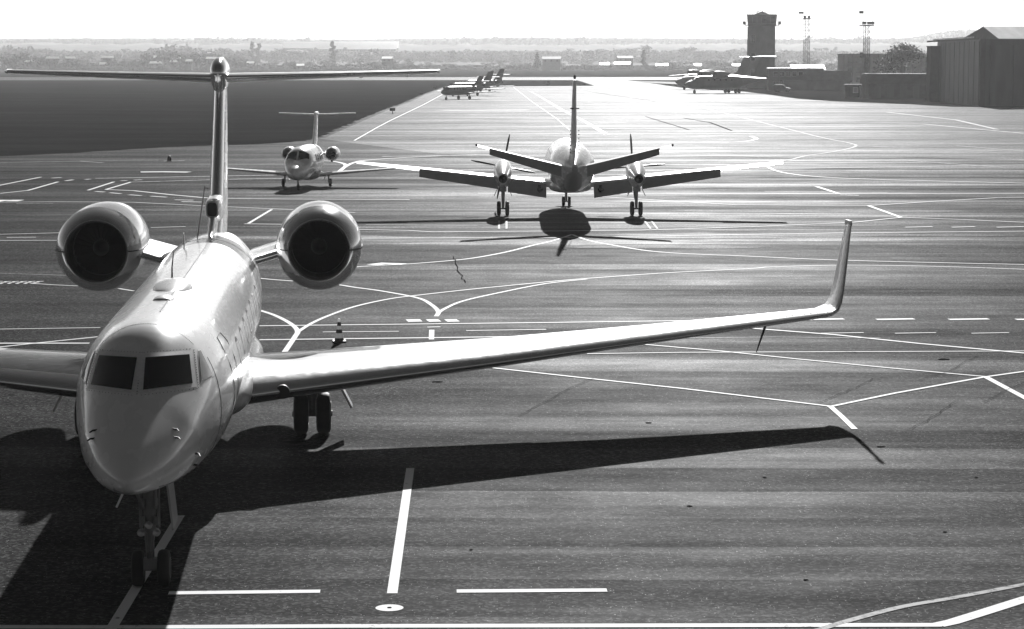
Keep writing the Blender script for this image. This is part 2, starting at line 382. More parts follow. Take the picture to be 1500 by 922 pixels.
# forked lead-in lines
stroke([(380, 455), (400, 461.5), (418, 470), (430, 478), (436, 486), (432, 494), (415, 519)], 0.2, curve=True)
stroke([(436, 487), (455, 475), (480, 463.5), (520, 449.5), (570, 438.5), (612, 436 - 3), (688, 424.5), (744, 419), (828, 411), (900, 405.5), (980, 400), (1100, 394), (1132, 391.5), (1243, 389), (1380, 391), (1500, 395), (1700, 402)], 0.17, curve=True)
stroke([(330, 402), (388, 409), (440, 413), (490, 417), (520, 421.5), (560, 427), (612, 437), (632, 447), (642, 457), (639, 464)], 0.19, curve=True)
stroke([(641, 460), (652, 452.5), (680, 441), (740, 427.5), (800, 416), (860, 409.5)], 0.17, curve=True)
stroke([(838, 344), (860, 352), (900, 360), (970, 370), (1100, 376), (1243, 382), (1500, 388), (1700, 392)], 0.2, curve=True)
stroke([(838, 344), (810, 353), (780, 360), (740, 370), (690, 379), (640, 384), (600, 387), (545, 390), (515, 392)], 0.2, curve=True)
stroke([(545, 388.5), (562, 386.5), (592, 387.5)], 0.55)
stroke([(-200, 485), (0, 482.8), (147, 480.5)], 0.13); stroke([(-200, 503.6), (131, 503.4)], 0.24); stroke([(-150, 526), (0, 509), (44, 504.2), (134, 495), (180, 490)], 0.16)
stroke([(380, 478), (800, 473.2), (1000, 470.5), (1190, 469.3)], 0.2); stroke([(380, 498.5), (700, 494.5), (900, 492)], 0.22)
stroke([(473, 487), (584, 486)], 0.13); stroke([(683, 485), (800, 483.2)], 0.15)
for a, b in ((596, 617), (626, 644), (653, 671)): stroke([(a, 470.4), (b, 470)], 0.62)
stroke([(626, 480), (645, 479.5)], 0.18); stroke([(632.5, 484), (632, 498)], 0.19)
for a, b in ((1190, 1236), (1284, 1339), (1390, 1448), (1488, 1560)): stroke([(a, 468.7), (b, 467.8)], 0.4)
for a, b in ((1203, 1265), (1311, 1371), (1423, 1478)): stroke([(a, 489), (b, 488)], 0.13)
stroke([(1060, 478), (1106, 482), (1222, 491), (1347, 504), (1500, 518), (1700, 537)], 0.2)
stroke([(860, 519), (1000, 517), (1250, 516), (1500, 515), (1700, 514)], 0.12)
stroke([(940, 505), (1056, 515), (1171, 527), (1305, 540), (1443, 552.5)], 0.14)
stroke([(1443, 552.5), (1500, 583), (1600, 640)], 0.22)
stroke([(715, 539), (860, 555), (1000, 570), (1100, 582), (1216, 596)], 0.15)
stroke([(1214, 597), (1250, 589.5), (1310, 577), (1443, 553), (1500, 545), (1650, 522)], 0.15)
stroke([(1216, 596), (1232, 610), (1252, 629.5)], 0.17)
stroke([(990, 496), (1136, 494.5), (1290, 496)], 0.08, 'worn')
# left part
stroke([(-100, 400), (0, 401), (94, 404), (130, 405)], 0.12, 'worn'); stroke([(44, 415.6), (78, 418), (113, 419.6), (150, 421)], 0.13); stroke([(174, 423.5), (196, 427)], 0.16)
for a in range(-24, 50, 12):          # painted ground lettering, illegible at this angle
    stroke([(a, 416.5), (a + 9, 413.2), (a + 16, 412.8)], 0.14); stroke([(a - 4, 414.4), (a + 10, 414.8)], 0.2, 'worn')
stroke([(-100, 347), (0, 344), (85, 341.8), (130, 340)], 0.2); stroke([(-100, 353.5), (0, 353), (85, 352.8), (150, 353)], 0.2); stroke([(10, 348.6), (53, 348.2)], 0.2)
stroke([(221, 334), (272, 332.6)], 0.2); stroke([(358, 328.6), (410, 329.2), (470, 330)], 0.25); stroke([(364, 328), (398, 307.5)], 0.2)
stroke([(-100, 297), (0, 297), (84, 296), (196, 297), (308, 302.6), (420, 307.3), (520, 312)], 0.2)
stroke([(129, 279.3), (167, 267)], 0.25); stroke([(155, 278.3), (193, 267)], 0.25)
stroke([(155, 278.3), (196, 280), (252, 286), (302, 290.5), (336, 291.4), (412, 292.2), (600, 293)], 0.35)
stroke([(-100, 290), (0, 272), (60, 260)], 0.25); stroke([(-60, 288), (0, 284), (41, 279.6), (85, 267)], 0.25)
for a, b, c_, d_ in ((140, 281, 153, 282), (161, 283, 177, 284.4), (189, 286, 207, 287.2), (221, 288, 244, 289.5), (256, 293.4, 283, 294), (266, 296, 296, 296.7), (76, 261.5, 90, 260.6), (96, 265.5, 107, 264), (125, 263.6, 132, 263), (177, 265.5, 186, 265), (196, 264.5, 208, 264)): stroke([(a, b), (c_, d_)], 0.35)
stroke([(-8, 296), (10, 293.6)], 0.7); stroke([(17, 295.6), (27, 293.5)], 0.7); stroke([(24, 299), (78, 298.6)], 0.25, 'worn')
stroke([(-100, 241), (0, 239), (92, 237), (196, 235.2), (232, 235)], 0.4, 'worn'); stroke([(115, 236.5), (152, 239.2)], 0.35, 'worn'); stroke([(240, 236.5), (270, 236)], 0.5, 'worn')
stroke([(206, 252.6), (240, 252.3), (277, 252.8)], 1.1)
stroke([(140, 262), (300, 259), (410, 257)], 0.6, 'worn'); stroke([(190, 267.5), (330, 263.5), (420, 262)], 0.5, 'worn')
# middle
stroke([(496, 252.5), (506.5, 244)], 0.4); stroke([(506.5, 244.5), (504, 240.5), (488, 237), (467, 236)], 0.4, curve=True); stroke([(506.5, 244.5), (518, 239), (541, 235), (620, 230), (700, 227.5), (760, 226)], 0.4, curve=True)
stroke([(524, 350), (800, 349), (1000, 346), (1243, 342), (1500, 339.5), (1700, 338)], 0.22)
stroke([(524, 337), (600, 338.5), (632, 340.5), (780, 339.5), (940, 338), (1100, 333), (1250, 326.5), (1320, 319.3), (1400, 322), (1500, 326.5)], 0.2)
stroke([(536, 330), (700, 331)], 0.2, 'worn'); stroke([(1020, 331.5), (1110, 331)], 0.2, 'worn')
for x in (731, 742): stroke([(x, 324), (x, 336)], 0.12, 'worn')
for x in (944, 954): stroke([(x, 324), (x + 9, 336)], 0.12, 'worn')
stroke([(1272, 302), (1300, 312), (1320, 319.3)], 0.3); stroke([(1196, 274), (1212, 279), (1228, 284.3)], 0.35)
stroke([(1230, 286.5), (1258, 287)], 0.5, 'worn'); stroke([(880, 289), (1080, 301), (1272, 302), (1380, 295), (1460, 290.5), (1600, 288)], 0.22)
stroke([(700, 284), (900, 285.2), (1200, 284.6), (1500, 284), (1700, 284)], 0.35); stroke([(1120, 281), (1300, 283)], 0.3, 'worn')
stroke([(1120, 241), (1132, 249), (1156, 255), (1204, 260), (1300, 264), (1500, 269), (1650, 272)], 0.35, curve=True)
stroke([(1060, 246), (1148, 236), (1180, 229), (1220, 223), (1244, 218), (1254, 214), (1244, 210), (1204, 202), (1140, 186), (1092, 174), (1020, 156), (960, 142)], 0.3, 'worn', curve=True)
stroke([(1254, 214), (1340, 218), (1500, 223), (1650, 227)], 0.3, 'worn'); stroke([(970, 250), (1200, 247), (1500, 242.5)], 0.5, 'worn')
for a, b in ((1326, 1366), (1394, 1428), (1460, 1500)): stroke([(a, 333.8), (b, 333)], 0.3)
stroke([(900, 211), (1060, 209.5), (1106, 205), (1100, 200)], 0.5, 'worn', True); stroke([(1240, 179), (1350, 182), (1500, 196)], 0.6, 'worn')
stroke([(1300, 165), (1400, 176), (1460, 190)], 0.6, 'worn'); stroke([(1400, 214), (1500, 222)], 0.4, 'worn'); stroke([(1330, 236), (1470, 246)], 0.35, 'worn')
# far apron
stroke([(519, 206.5), (553, 187), (572, 177), (620, 154), (655, 135), (664, 130)], 0.24)
stroke([(752, 128), (780, 150), (815, 174), (838, 194)], 0.24, 'worn'); stroke([(777, 134), (820, 161), (855, 179), (886, 198)], 0.22, 'worn'); stroke([(785, 138), (826, 162), (861, 180), (892, 198)], 0.4, 'worn')
stroke([(645, 161.8), (680, 162.4), (775, 161.6)], 3.0, 'worn'); stroke([(560, 230), (700, 228)], 0.7, 'worn')
stroke([(945, 171), (1010, 191)], 0.22, 'crack', name='tar_seam'); stroke([(860, 134), (905, 141), (960, 149)], 0.3, 'crack', name='tar_seam'); stroke([(1000, 173), (1040, 180), (1072, 192)], 0.3, 'crack', name='tar_seam')
# painted disc with its bolt
c = G(570.5, 891, ZA); V = [(c.x + 0.2 * math.cos(k * math.pi / 16), c.y + 0.2 * math.sin(k * math.pi / 16), ZA + 0.06) for k in range(32)]
md = sheet('marking_disc', V, ZA + 0.005, 'line', apron)
V = [(c.x + 0.035 * math.cos(k * math.pi / 6), c.y + 0.03 * math.sin(k * math.pi / 6)) for k in range(12)]
sheet('bolt', V, ZA + 0.012, 'crack', md)
# cracks
def crack(px, w=0.022):
    P = []
    for i in range(len(px) - 1):
        for k in range(6):
            t = k / 6; P.append((px[i][0] + (px[i + 1][0] - px[i][0]) * t + random.uniform(-2.2, 2.2), px[i][1] + (px[i + 1][1] - px[i][1]) * t + random.uniform(-.7, .7)))
    stroke(P + [px[-1]], w, 'crack', name='crack')
crack([(1200, 592), (1240, 575), (1280, 556), (1300, 555)]); crack([(1345, 559), (1390, 545), (1430, 523), (1465, 522)]); crack([(1440, 590), (1500, 562)])
crack([(1330, 632), (1370, 610), (1400, 590)], 0.02); crack([(760, 610), (820, 578), (870, 556)], 0.02); crack([(666, 377), (670, 395), (682, 415)], 0.04)
crack([(1060, 509), (1160, 507), (1300, 522), (1380, 531)], 0.02)

M['stain'] = plain('rubber_and_oil_stain', 0.016, 0.9, 0, 0.5, 1.5, spec=0.0)
rk = random.Random(21)
def blot(cx, cy, rx, ry):
    P = []
    for k in range(22):
        a = 2 * math.pi * k / 22; q = 1 + .45 * mn_(Vector((math.cos(a) * 1.5 + cx, math.sin(a) * 1.5 + cy, 0))); P.append(G(cx + rx * q * math.cos(a), cy + ry * q * math.sin(a), ZA))
    sheet('oil_stain', [(p.x, p.y) for p in P], ZA + 0.0062, 'stain', apron)
from mathutils.noise import noise as mn_
for cx, cy, rx, ry in ((1382, 527, 9, 1.2), (592, 761, 3.2, 1.6), (430, 648, 14, 1.6), (828, 303, 14, .8), (1120, 700, 3, 1), (1010, 742, 4, 1), (690, 806, 2.5, 1), (1384, 780, 3, 1), (640, 560, 8, 1), (1290, 655, 7, .9), (950, 620, 5, .9), (1430, 700, 3, .9), (1180, 850, 4, 1.1)): blot(cx, cy, rx, ry)
# ---------------------------------------------------------------- the big white business jet
NW = G(222, 858, ZA); G_RZ = math.atan(0.077); Y0 = 3.6
jet = tag(empty('business_jet', (NW.x, NW.y, ZA), G_RZ), 'big white business jet with upturned winglets, T-tail and two rear engines', 'airplane')
OFF = (0, -Y0, 0)
rows = [(0.0, 2.26, 2.18, 0.03, 2.22), (0.05, 2.32, 2.12, 0.1, 2.22), (0.2, 2.405, 2.05, 0.2, 2.22), (0.5, 2.555, 1.97, 0.36, 2.24), (1.0, 2.795, 1.88, 0.56, 2.28), (1.5, 3.04, 1.81, 0.7, 2.35), (1.85, 3.21, 1.76, 0.79, 2.41),
        (2.2, 3.385, 1.71, 0.85, 2.46), (2.75, 3.65, 1.64, 0.94, 2.53), (3.1, 3.82, 1.6, 0.99, 2.56), (3.4, 3.925, 1.56, 1.03, 2.58), (3.6, 3.948, 1.54, 1.05, 2.6), (4.0, 3.95, 1.5, 1.1, 2.63), (4.5, 3.95, 1.47, 1.15, 2.66), (5.5, 3.95, 1.45, 1.2, 2.68), (6.5, 3.95, 1.45, 1.21, 2.7),
        (17.0, 3.95, 1.45, 1.21, 2.7), (19.0, 3.95, 1.6, 1.18, 2.76), (21.0, 3.92, 1.95, 1.07, 2.9), (23.0, 3.82, 2.35, 0.85, 3.05), (25.0, 3.68, 2.72, 0.58, 3.2), (27.0, 3.5, 3.02, 0.3, 3.27), (28.0, 3.4, 3.15, 0.12, 3.28)]
gb = Body(rows, 2.05)
mb = MB(); gb.loft(mb, 72, 120, 1.5)
fus = mb.build('fuselage', 'paint', jet, OFF, smooth=60)
# camera seen from the jet, to drop photo points on the skin
Minv = (Matrix.Translation((NW.x, NW.y, ZA)) @ Matrix.Rotation(G_RZ, 4, 'Z')).inverted()
bvh = BVHTree.FromPolygons([v + Vector(OFF) for v in mb.V], mb.F)
cam_l = Minv @ Vector((0, 0, CAMH))
def skin(px, py):
    d = (Minv.to_3x3() @ ray(px, py)).normalized(); h = bvh.ray_cast(cam_l, d)
    return h[0] - Vector(OFF) if h[0] is not None else None
def patch(name, corners, mat, lift, parent=jet, nu=10, nv=6, flip=False, depth=0.03, rnd=0.0):
    """quad of photo pixels (top left, top right, bottom right, bottom left) laid on the skin as a thin shell"""
    a, b, c_, d_ = [Vector(p) for p in corners]
    sx = -1 if flip else 1; rows_ = []
    for j in range(nv + 1):
        row = []
        for i in range(nu + 1):
            u, v = i / nu, j / nv
            q = (a * (1 - u) + b * u) * (1 - v) + (d_ * (1 - u) + c_ * u) * v
            d = (Minv.to_3x3() @ ray(q.x, q.y)).normalized(); loc, nor, _, _ = bvh.ray_cast(cam_l, d)
            if nor.dot(d) > 0: nor = -nor
            row.append((loc - Vector(OFF), nor))
        rows_.append(row)
    V = []; F = []; n1 = nu + 1
    for s_ in (lift, lift - depth):
        for row in rows_:
            for loc, nor in row: q = loc + nor * s_; V.append(Vector((q.x * sx, q.y, q.z)))
    T = n1 * (nv + 1)
    for j in range(nv):
        for i in range(nu):
            k = j * n1 + i; F += [[k, k + 1, k + 1 + n1, k + n1], [T + k, T + k + n1, T + k + n1 + 1, T + k + 1]]
    rim = [i for i in range(n1)] + [j * n1 + nu for j in range(1, nv + 1)] + [nv * n1 + i for i in range(nu - 1, -1, -1)] + [j * n1 for j in range(nv - 1, 0, -1)]
    for i in range(len(rim)):
        p, q = rim[i], rim[(i + 1) % len(rim)]; F.append([p, p + T, q + T, q])
    return MB().add(V, F).build(name, mat, parent, OFF, smooth=30)
for fl in (False, True):
    wf = patch('windshield', [(205.5, 519.5), (281, 514), (288, 567.5), (202.5, 577)], 'frame', 0.008, flip=fl)
    patch('pane', [(213, 525), (276.5, 520), (281, 562), (209.5, 571.7)], 'glass', 0.016, wf, flip=fl)
    sw = patch('side_window', [(288.5, 512.5), (294, 511.5), (313.5, 551), (293.5, 562)], 'frame', 0.006, flip=fl, nu=6)
    patch('pane', [(290, 515), (293.2, 514), (310.5, 550), (294.3, 559)], 'sideglass', 0.013, sw, flip=fl, nu=6)
# rivets round the windshield frames and along the crown
rv = MB()
def rivet(mb, p, nrm, r=0.007):
    u = nrm.orthogonal().normalized() * r; v = nrm.cross(u); q = p + nrm * 0.006
    mb.add([p + u - nrm * .01, p + v - nrm * .01, p - u - nrm * .01, p - v - nrm * .01, q + u * .7, q + v * .7, q - u * .7, q - v * .7], [[4, 5, 6, 7], [0, 1, 5, 4], [1, 2, 6, 5], [2, 3, 7, 6], [3, 0, 4, 7]])
wp = [(204.2, 517), (283.5, 511.5), (291, 569.5), (201, 579.5)]
for sx in (1, -1):
    for i in range(4):
        a, b = wp[i], wp[(i + 1) % 4]; n = 16
        for k in range(n):
            q = skin(a[0] + (b[0] - a[0]) * (k + .5) / n * .96 , a[1] + (b[1] - a[1]) * (k + .5) / n)
            loc, nor, _, _ = bvh.find_nearest(q + Vector(OFF)); nor = -nor if nor.y > 0.3 else nor
            loc = loc - Vector(OFF); rivet(rv, Vector((loc.x * sx, loc.y, loc.z)), Vector((nor.x * sx, nor.y, nor.z)))
tag(rv.build('rivet', 'dark', jet, OFF, smooth=0), kind='stuff')
rv = MB()
for k in range(64):
    a = R(50 + 80 * k / 63); p = gb.pt(3.5, a); q = gb.pt(3.5, a + 0.012)
    nn = Vector((p.x, -0.15, p.z - 2.6)).normalized(); tv = (q - p).normalized()
    V = [p + tv * s_ * 0.006 + Vector((0, t_ * 0.008, 0)) + nn * h_ for s_ in (-1, 1) for t_ in (-1, 1) for h_ in (-.02, .004)]
    rv.add(V, [[0, 1, 3, 2], [4, 6, 7, 5], [0, 4, 5, 1], [2, 3, 7, 6], [1, 5, 7, 3]])
tag(rv.build('drip_strip', 'dark', jet, OFF, smooth=0), kind='stuff')
# oval cabin windows
for sx in (1, -1):
    for k in range(7):
        yc, zc = 7.6 + k * 1.45, 3.0; m2 = MB(); ring = []
        for q in range(20):
            a = 2 * math.pi * q / 20; yy, zz = yc + 0.33 * math.cos(a), zc + 0.24 * math.sin(a)
            ring.append((yy, zz))
        r0 = [Vector((sx * (gb.side(y_, z_) - 0.03), y_, z_)) for y_, z_ in ring]; r1 = [Vector((sx * (gb.side(y_, z_) + 0.003), y_, z_)) for y_, z_ in ring]
        m2.loft([r0, r1]).build('cabin_window', 'glass', jet, OFF, smooth=30)
# door outline on the viewer's right side
def seam(pts, r=0.008, mat='dark', name='panel_seam', parent=jet):
    MB().tube(pts, r, 5).build(name, mat, parent, OFF)
dl = [(5.2, 2.0), (5.2, 3.35), (5.35, 3.5), (6.0, 3.5), (6.15, 3.35), (6.15, 2.0)]
seam([Vector((gb.side(y_, z_) + 0.002, y_, z_)) for y_, z_ in [(dl[i][0] + (dl[i + 1][0] - dl[i][0]) * k / 5, dl[i][1] + (dl[i + 1][1] - dl[i][1]) * k / 5) for i in range(5) for k in range(6)]])
seam([gb.pt(3.72, R(a)) + Vector((0, 0, 0.0)) for a in range(-60, 38, 6)], 0.006)
for yy in (19.3,): seam([gb.pt(yy, R(a)) for a in range(-10, 191, 6)], 0.005, 'panelgrey')
seam([gb.pt(y_, R(86)) + Vector((0, 0, 0.0)) for y_ in [5 + k * 0.8 for k in range(19)]], 0.012, 'panelgrey')
for sx in (1, -1): seam([Vector((sx * (gb.side(y_, 2.02 - 0.12 * (y_ - 0.8)) + 0.002), y_, 2.02 - 0.12 * (y_ - 0.8))) for y_ in [0.8 + 0.2 * k for k in range(14)]], 0.007)
# belly fairing
bf = Body([(10.0, 1.9, 1.5, 0.4, 1.7), (10.9, 2.0, 1.32, 0.9, 1.68), (12.0, 2.05, 1.15, 1.16, 1.66), (14, 2.1, 1.06, 1.25, 1.66), (17.5, 2.1, 1.1, 1.24, 1.66), (19.2, 2.1, 1.3, 1.0, 1.75), (20.6, 2.05, 1.7, 0.5, 1.9)], 2.6)
bf.loft(MB(), 40, 40, 1.0).build('belly_fairing', 'paint', jet, OFF, smooth=60)
# wings
WS = [sec((0.9, 12.3, 1.52), 5.7, 0.125), sec((2.0, 12.98, 1.56), 5.2, 0.12), sec((6.0, 15.45, 1.70), 3.75, 0.11), sec((9.6, 17.7, 1.86), 2.55, 0.105), sec((13.78, 20.28, 2.04), 1.5, 0.1)]
for sx in (1, -1):
    S = WS if sx == 1 else mirror_secs(WS)
    full = [sec_at(S, q / 4) for q in range(17)]
    MB_ = MB(); wing(MB_, full, 0.085, 0.76, 14); wg = MB_.build('wing', 'wing', jet, OFF, smooth=40)
    wing(MB(), full, 0.0, 0.085, 10).build('leading_edge', 'polish', wg, OFF, smooth=50)  if False else None
    m2 = MB(); wing(m2, full, 0.0, 0.0845, 10); m2.build('leading_edge', 'polish', wg, OFF, smooth=50)
    m2 = MB(); wing(m2, [sec_at(S, q) for q in (0.25, 0.8, 1.4, 2.0, 2.36)], 0.765, 1.0, 6, R(4)); m2.build('flap', 'wing', wg, OFF)
    m2 = MB(); wing(m2, [sec_at(S, q) for q in (2.361, 2.8, 3.3, 3.755)], 0.765, 1.0, 6, R(1)); m2.build('aileron', 'wing', wg, OFF)
    m2 = MB(); wing(m2, [sec_at(S, q) for q in (3.756, 4.0)], 0.765, 1.0, 6); m2.build('wing_tip', 'wing', wg, OFF)
    tip = S[-1]; ws = [tip]
    for q, (dx, dy, dz, ch, ang) in enumerate([(0.16, 0.14, 0.02, 1.62, 14), (0.34, 0.32, 0.1, 1.42, 40), (0.44, 0.48, 0.26, 1.28, 66), (0.52, 0.64, 0.5, 1.18, 76), (0.68, 1.0, 1.22, 0.92, 78), (0.84, 1.36, 1.96, 0.6, 78)]):
        ws.append(sec((tip['le'].x + sx * dx, tip['le'].y + dy, tip['le'].z + dz), ch, 0.095, (-sx * math.sin(R(ang)), 0, math.cos(R(ang))), camber=0.01))
    fine = [sec_at(ws, q / 3) for q in range(len(ws) * 3 - 2)]
    m2 = MB(); wing(m2, fine, 0.1, 1.0, 12); wl = m2.build('winglet', 'wing', jet, OFF, smooth=40)
    m2 = MB(); wing(m2, fine, 0.0, 0.0995, 8); m2.build('leading_edge', 'polish', wl, OFF, smooth=50)
    q = ws[-1]['le']; MB().box((q.x, q.y + 0.3, q.z + 0.03), (0.06, 0.5, 0.12)).build('tip_light', 'paint', wl, OFF)
    # rivet row on the upper skin
    m2 = MB()
    for k in range(60):
        s_ = sec_at(S, 1.7 + 2.25 * k / 59); x_ = 0.16; p = s_['le'] + s_['cd'] * (x_ * s_['chord']) + s_['up'] * ((foil(x_, s_['t']) + 4 * s_['camber'] * x_ * (1 - x_)) * s_['chord'])
        m2.box(p, (0.05, 0.05, 0.012))
    tag(m2.build('rivet', 'dark', wg, OFF, smooth=0), kind='stuff')
    # landing light and dark patch in the root leading edge
    MB().rev([(-0.06, 0.13), (0.02, 0.13), (0.05, 0.1)], (sx * 1.75, 12.85, 1.55), 'y', 20).build('landing_light', 'dark', wg, OFF)
    p = sec_at(S, 3.62); m2 = MB(); m2.tube([p['le'] + Vector((sx * .05, 0.25, -0.06)), p['le'] + Vector((-sx * 0.06, 0.2, -0.35)), p['le'] + Vector((-sx * 0.16, 0.15, -0.62))], [0.03, 0.022, 0.01], 8)
    m2.build('fuel_vent_mast', 'dark', wg, OFF)
# engines
for sx in (1, -1):
    ex, ey, ez = sx * 2.4, 19.6, 3.66
    m2 = MB(); m2.rev([(0.62, 0.93), (1.3, 0.955), (2.2, 0.95), (3.4, 0.88), (4.6, 0.74), (5.5, 0.62), (5.5, 0.55), (4.4, 0.6)], (ex, ey, ez), 'y', 56, False)
    nc = m2.build('engine_nacelle', 'silver', jet, OFF, smooth=50)
    m2 = MB(); m2.rev([(0.95, 0.6), (0.6, 0.595), (0.3, 0.605), (0.12, 0.63), (0.03, 0.66), (0.0, 0.69), (0.03, 0.73), (0.12, 0.785), (0.28, 0.85), (0.45, 0.9), (0.618, 0.93)], (ex, ey, ez), 'y', 64, False)
    m2.build('inlet_lip', 'polish', nc, OFF, smooth=60)
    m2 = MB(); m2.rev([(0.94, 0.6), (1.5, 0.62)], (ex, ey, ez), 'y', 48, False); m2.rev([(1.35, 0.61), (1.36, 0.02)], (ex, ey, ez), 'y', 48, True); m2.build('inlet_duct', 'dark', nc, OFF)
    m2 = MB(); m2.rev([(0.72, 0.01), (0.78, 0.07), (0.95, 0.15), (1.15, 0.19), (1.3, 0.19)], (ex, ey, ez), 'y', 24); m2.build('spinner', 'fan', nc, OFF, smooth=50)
    m2 = MB()
    for k in range(24):
        a = 2 * math.pi * k / 24; c_, s_ = math.cos(a), math.sin(a); V = []
        for rr, tw, ch in ((0.18, 20, 0.11), (0.4, 42, 0.14), (0.59, 60, 0.15)):
            for e in (-1, 1):
                t_ = e * ch / 2 * math.sin(R(tw)); y_ = 1.08 + e * ch / 2 * math.cos(R(tw))
                V.append((ex + c_ * rr - s_ * t_, ey + y_, ez + s_ * rr + c_ * t_))
        m2.add(V, [[0, 1, 3, 2], [2, 3, 5, 4]])
    m2.build('fan', 'fan', nc, OFF, recalc=False)
    m2 = MB(); m2.rev([(4.4, 0.5), (5.6, 0.3), (6.0, 0.05)], (ex, ey, ez), 'y', 24); m2.build('exhaust_cone', 'steel', nc, OFF)
    for e in (1, -1):
        prof = [(0.02, 0.66), (0.0, 0.695), (0.03, 0.735), (0.12, 0.79), (0.28, 0.855), (0.45, 0.905), (0.62, 0.935), (1.3, 0.96), (2.2, 0.955)]
        MB().tube([(ex + e * r_, ey + y_, ez) for y_, r_ in prof], 0.012, 5).build('cowl_seam', 'dark', nc, OFF)
    pl = [sec((sx * 0.85, 20.6, 3.3), 4.2, 0.07, (-sx * 0.35, 0, 1), camber=0), sec((sx * 1.62, 20.35, 3.56), 4.0, 0.075, (-sx * 0.35, 0, 1), camber=0)]
    m2 = MB(); wing(m2, pl, 0.05, 1.0, 12); py_ = m2.build('pylon', 'paint', jet, OFF, smooth=40)
    m2 = MB(); wing(m2, pl, 0, 0.0495, 8); m2.build('leading_edge', 'polish', py_, OFF, smooth=50)
# fin, tailplane, bullet
FS = [sec((0, 21.6, 3.6), 5.2, 0.085, (1, 0, 0), camber=0), sec((0, 22.9, 4.3), 4.4, 0.095, (1, 0, 0), camber=0), sec((0, 24.3, 5.8), 3.5, 0.1, (1, 0, 0), camber=0), sec((0, 25.5, 7.25), 2.85, 0.1, (1, 0, 0), camber=0)]
full = [sec_at(FS, q / 4) for q in range(13)]
m2 = MB(); wing(m2, full, 0.1, 0.72, 12); fin = m2.build('fin', 'paint', jet, OFF, smooth=40)
m2 = MB(); wing(m2, full, 0, 0.0995, 8); m2.build('leading_edge', 'polish', fin, OFF, smooth=50)
m2 = MB(); wing(m2, [sec_at(FS, 0.6 + q * 0.2) for q in range(12)], 0.725, 1.0, 6); m2.build('rudder', 'paint', fin, OFF, smooth=40)
bl = Body([(24.7, 7.52, 7.42, 0.05, 7.47), (24.76, 7.62, 7.3, 0.12, 7.47), (24.95, 7.74, 7.15, 0.175, 7.46), (25.3, 7.83, 7.0, 0.205, 7.45), (26.2, 7.85, 7.0, 0.21, 7.45), (27.6, 7.7, 7.15, 0.17, 7.45), (28.9, 7.52, 7.38, 0.05, 7.45)], 2.2)
bl.loft(MB(), 28, 40, 1.3).build('tail_bullet', 'polish', fin, OFF, smooth=60)
def rrect(y, w_, h_, z_): return [Vector((w_ * math.copysign(abs(math.cos(a)) ** .5, math.cos(a)), y, z_ + h_ * math.copysign(abs(math.sin(a)) ** .5, math.sin(a)))) for a in [2 * math.pi * k / 24 for k in range(24)]]
m2 = MB(); m2.loft([rrect(21.62, .125, .17, 4.43), rrect(21.6, .14, .185, 4.43), rrect(21.66, .155, .2, 4.43), rrect(22.2, .18, .25, 4.4), rrect(23.0, .19, .3, 4.38), rrect(24.2, .12, .24, 4.3)]); it = m2.build('dorsal_intake', 'paint', fin, OFF, smooth=50)
m2 = MB(); m2.loft([rrect(21.58, .11, .155, 4.43), rrect(21.75, .1, .15, 4.43)]); m2.build('intake_mouth', 'dark', fin, OFF)
m2 = MB(); wing(m2, [sec((0, 20.4, 3.86), 3.4, .05, (1, 0, 0), camber=0), sec((0, 21.5, 4.25), 2.4, .09, (1, 0, 0), camber=0)]); m2.build('dorsal_fillet', 'paint', fin, OFF, smooth=40)
TS = [sec((0.1, 25.3, 7.36), 2.6, 0.09, camber=-0.005), sec((2.7, 26.5, 7.42), 1.85, 0.09, camber=-0.005), sec((5.36, 27.75, 7.5), 1.15, 0.085, camber=-0.005)]
for sx in (1, -1):
    S = TS if sx == 1 else mirror_secs(TS); full = [sec_at(S, q / 4) for q in range(9)]
    m2 = MB(); wing(m2, full, 0.1, 0.7, 10); tp = m2.build('tailplane', 'wing', jet, OFF, smooth=40)
    m2 = MB(); wing(m2, full, 0, 0.0995, 8); m2.build('leading_edge', 'polish', tp, OFF, smooth=50)
    m2 = MB(); wing(m2, [sec_at(S, 0.1 + q * 0.45) for q in range(5)], 0.705, 1.0, 6); m2.build('elevator', 'wing', tp, OFF)
    q = S[-1]; MB().tube([q['le'] + Vector((0, 0.0, 0)), q['le'] + Vector((sx * 0.04, 0.3, 0)), q['le'] + Vector((sx * 0.05, 1.2, 0))], [0.02, 0.06, 0.05], 8).build('tip_cap', 'polish', tp, OFF)
# antennas and blisters on the crown
def top(y_, x_=0.0): return 2.7 + (gb.zt(y_) - 2.7) * math.sqrt(max(0, 1 - (x_ / gb.w(y_)) ** 2))
m2 = MB(); m2.tube([(-0.1, 10.2, top(10.2) - 0.02), (-0.1, 10.25, top(10.2) + 0.2), (-0.08, 10.4, top(10.2) + 0.46)], [0.02, 0.014, 0.008], 6); m2.box((-0.12, 10.15, top(10.15) + 0.005), (0.16, 0.2, 0.02)); m2.build('whip_antenna', 'steel', jet, OFF)
m2 = MB(); Body([(8.0, 3.94, 3.88, 0.05, 3.9), (8.3, 4.0, 3.8, 0.24, 3.9), (9.0, 4.07, 3.8, 0.34, 3.89), (9.8, 4.02, 3.8, 0.24, 3.89), (10.2, 3.94, 3.86, 0.05, 3.89)]).loft(m2, 24, 24, 1.0); m2.build('antenna_dome', 'paint', jet, OFF, smooth=60)
m2 = MB(); Body([(6.6, 3.94, 3.9, 0.04, 3.92), (6.7, 3.99, 3.88, 0.17, 3.92), (7.0, 4.0, 3.88, 0.17, 3.92), (7.3, 3.95, 3.9, 0.05, 3.92)]).loft(m2, 16, 12, 1.0); m2.build('antenna_blister', 'panelgrey', jet, OFF, smooth=60)
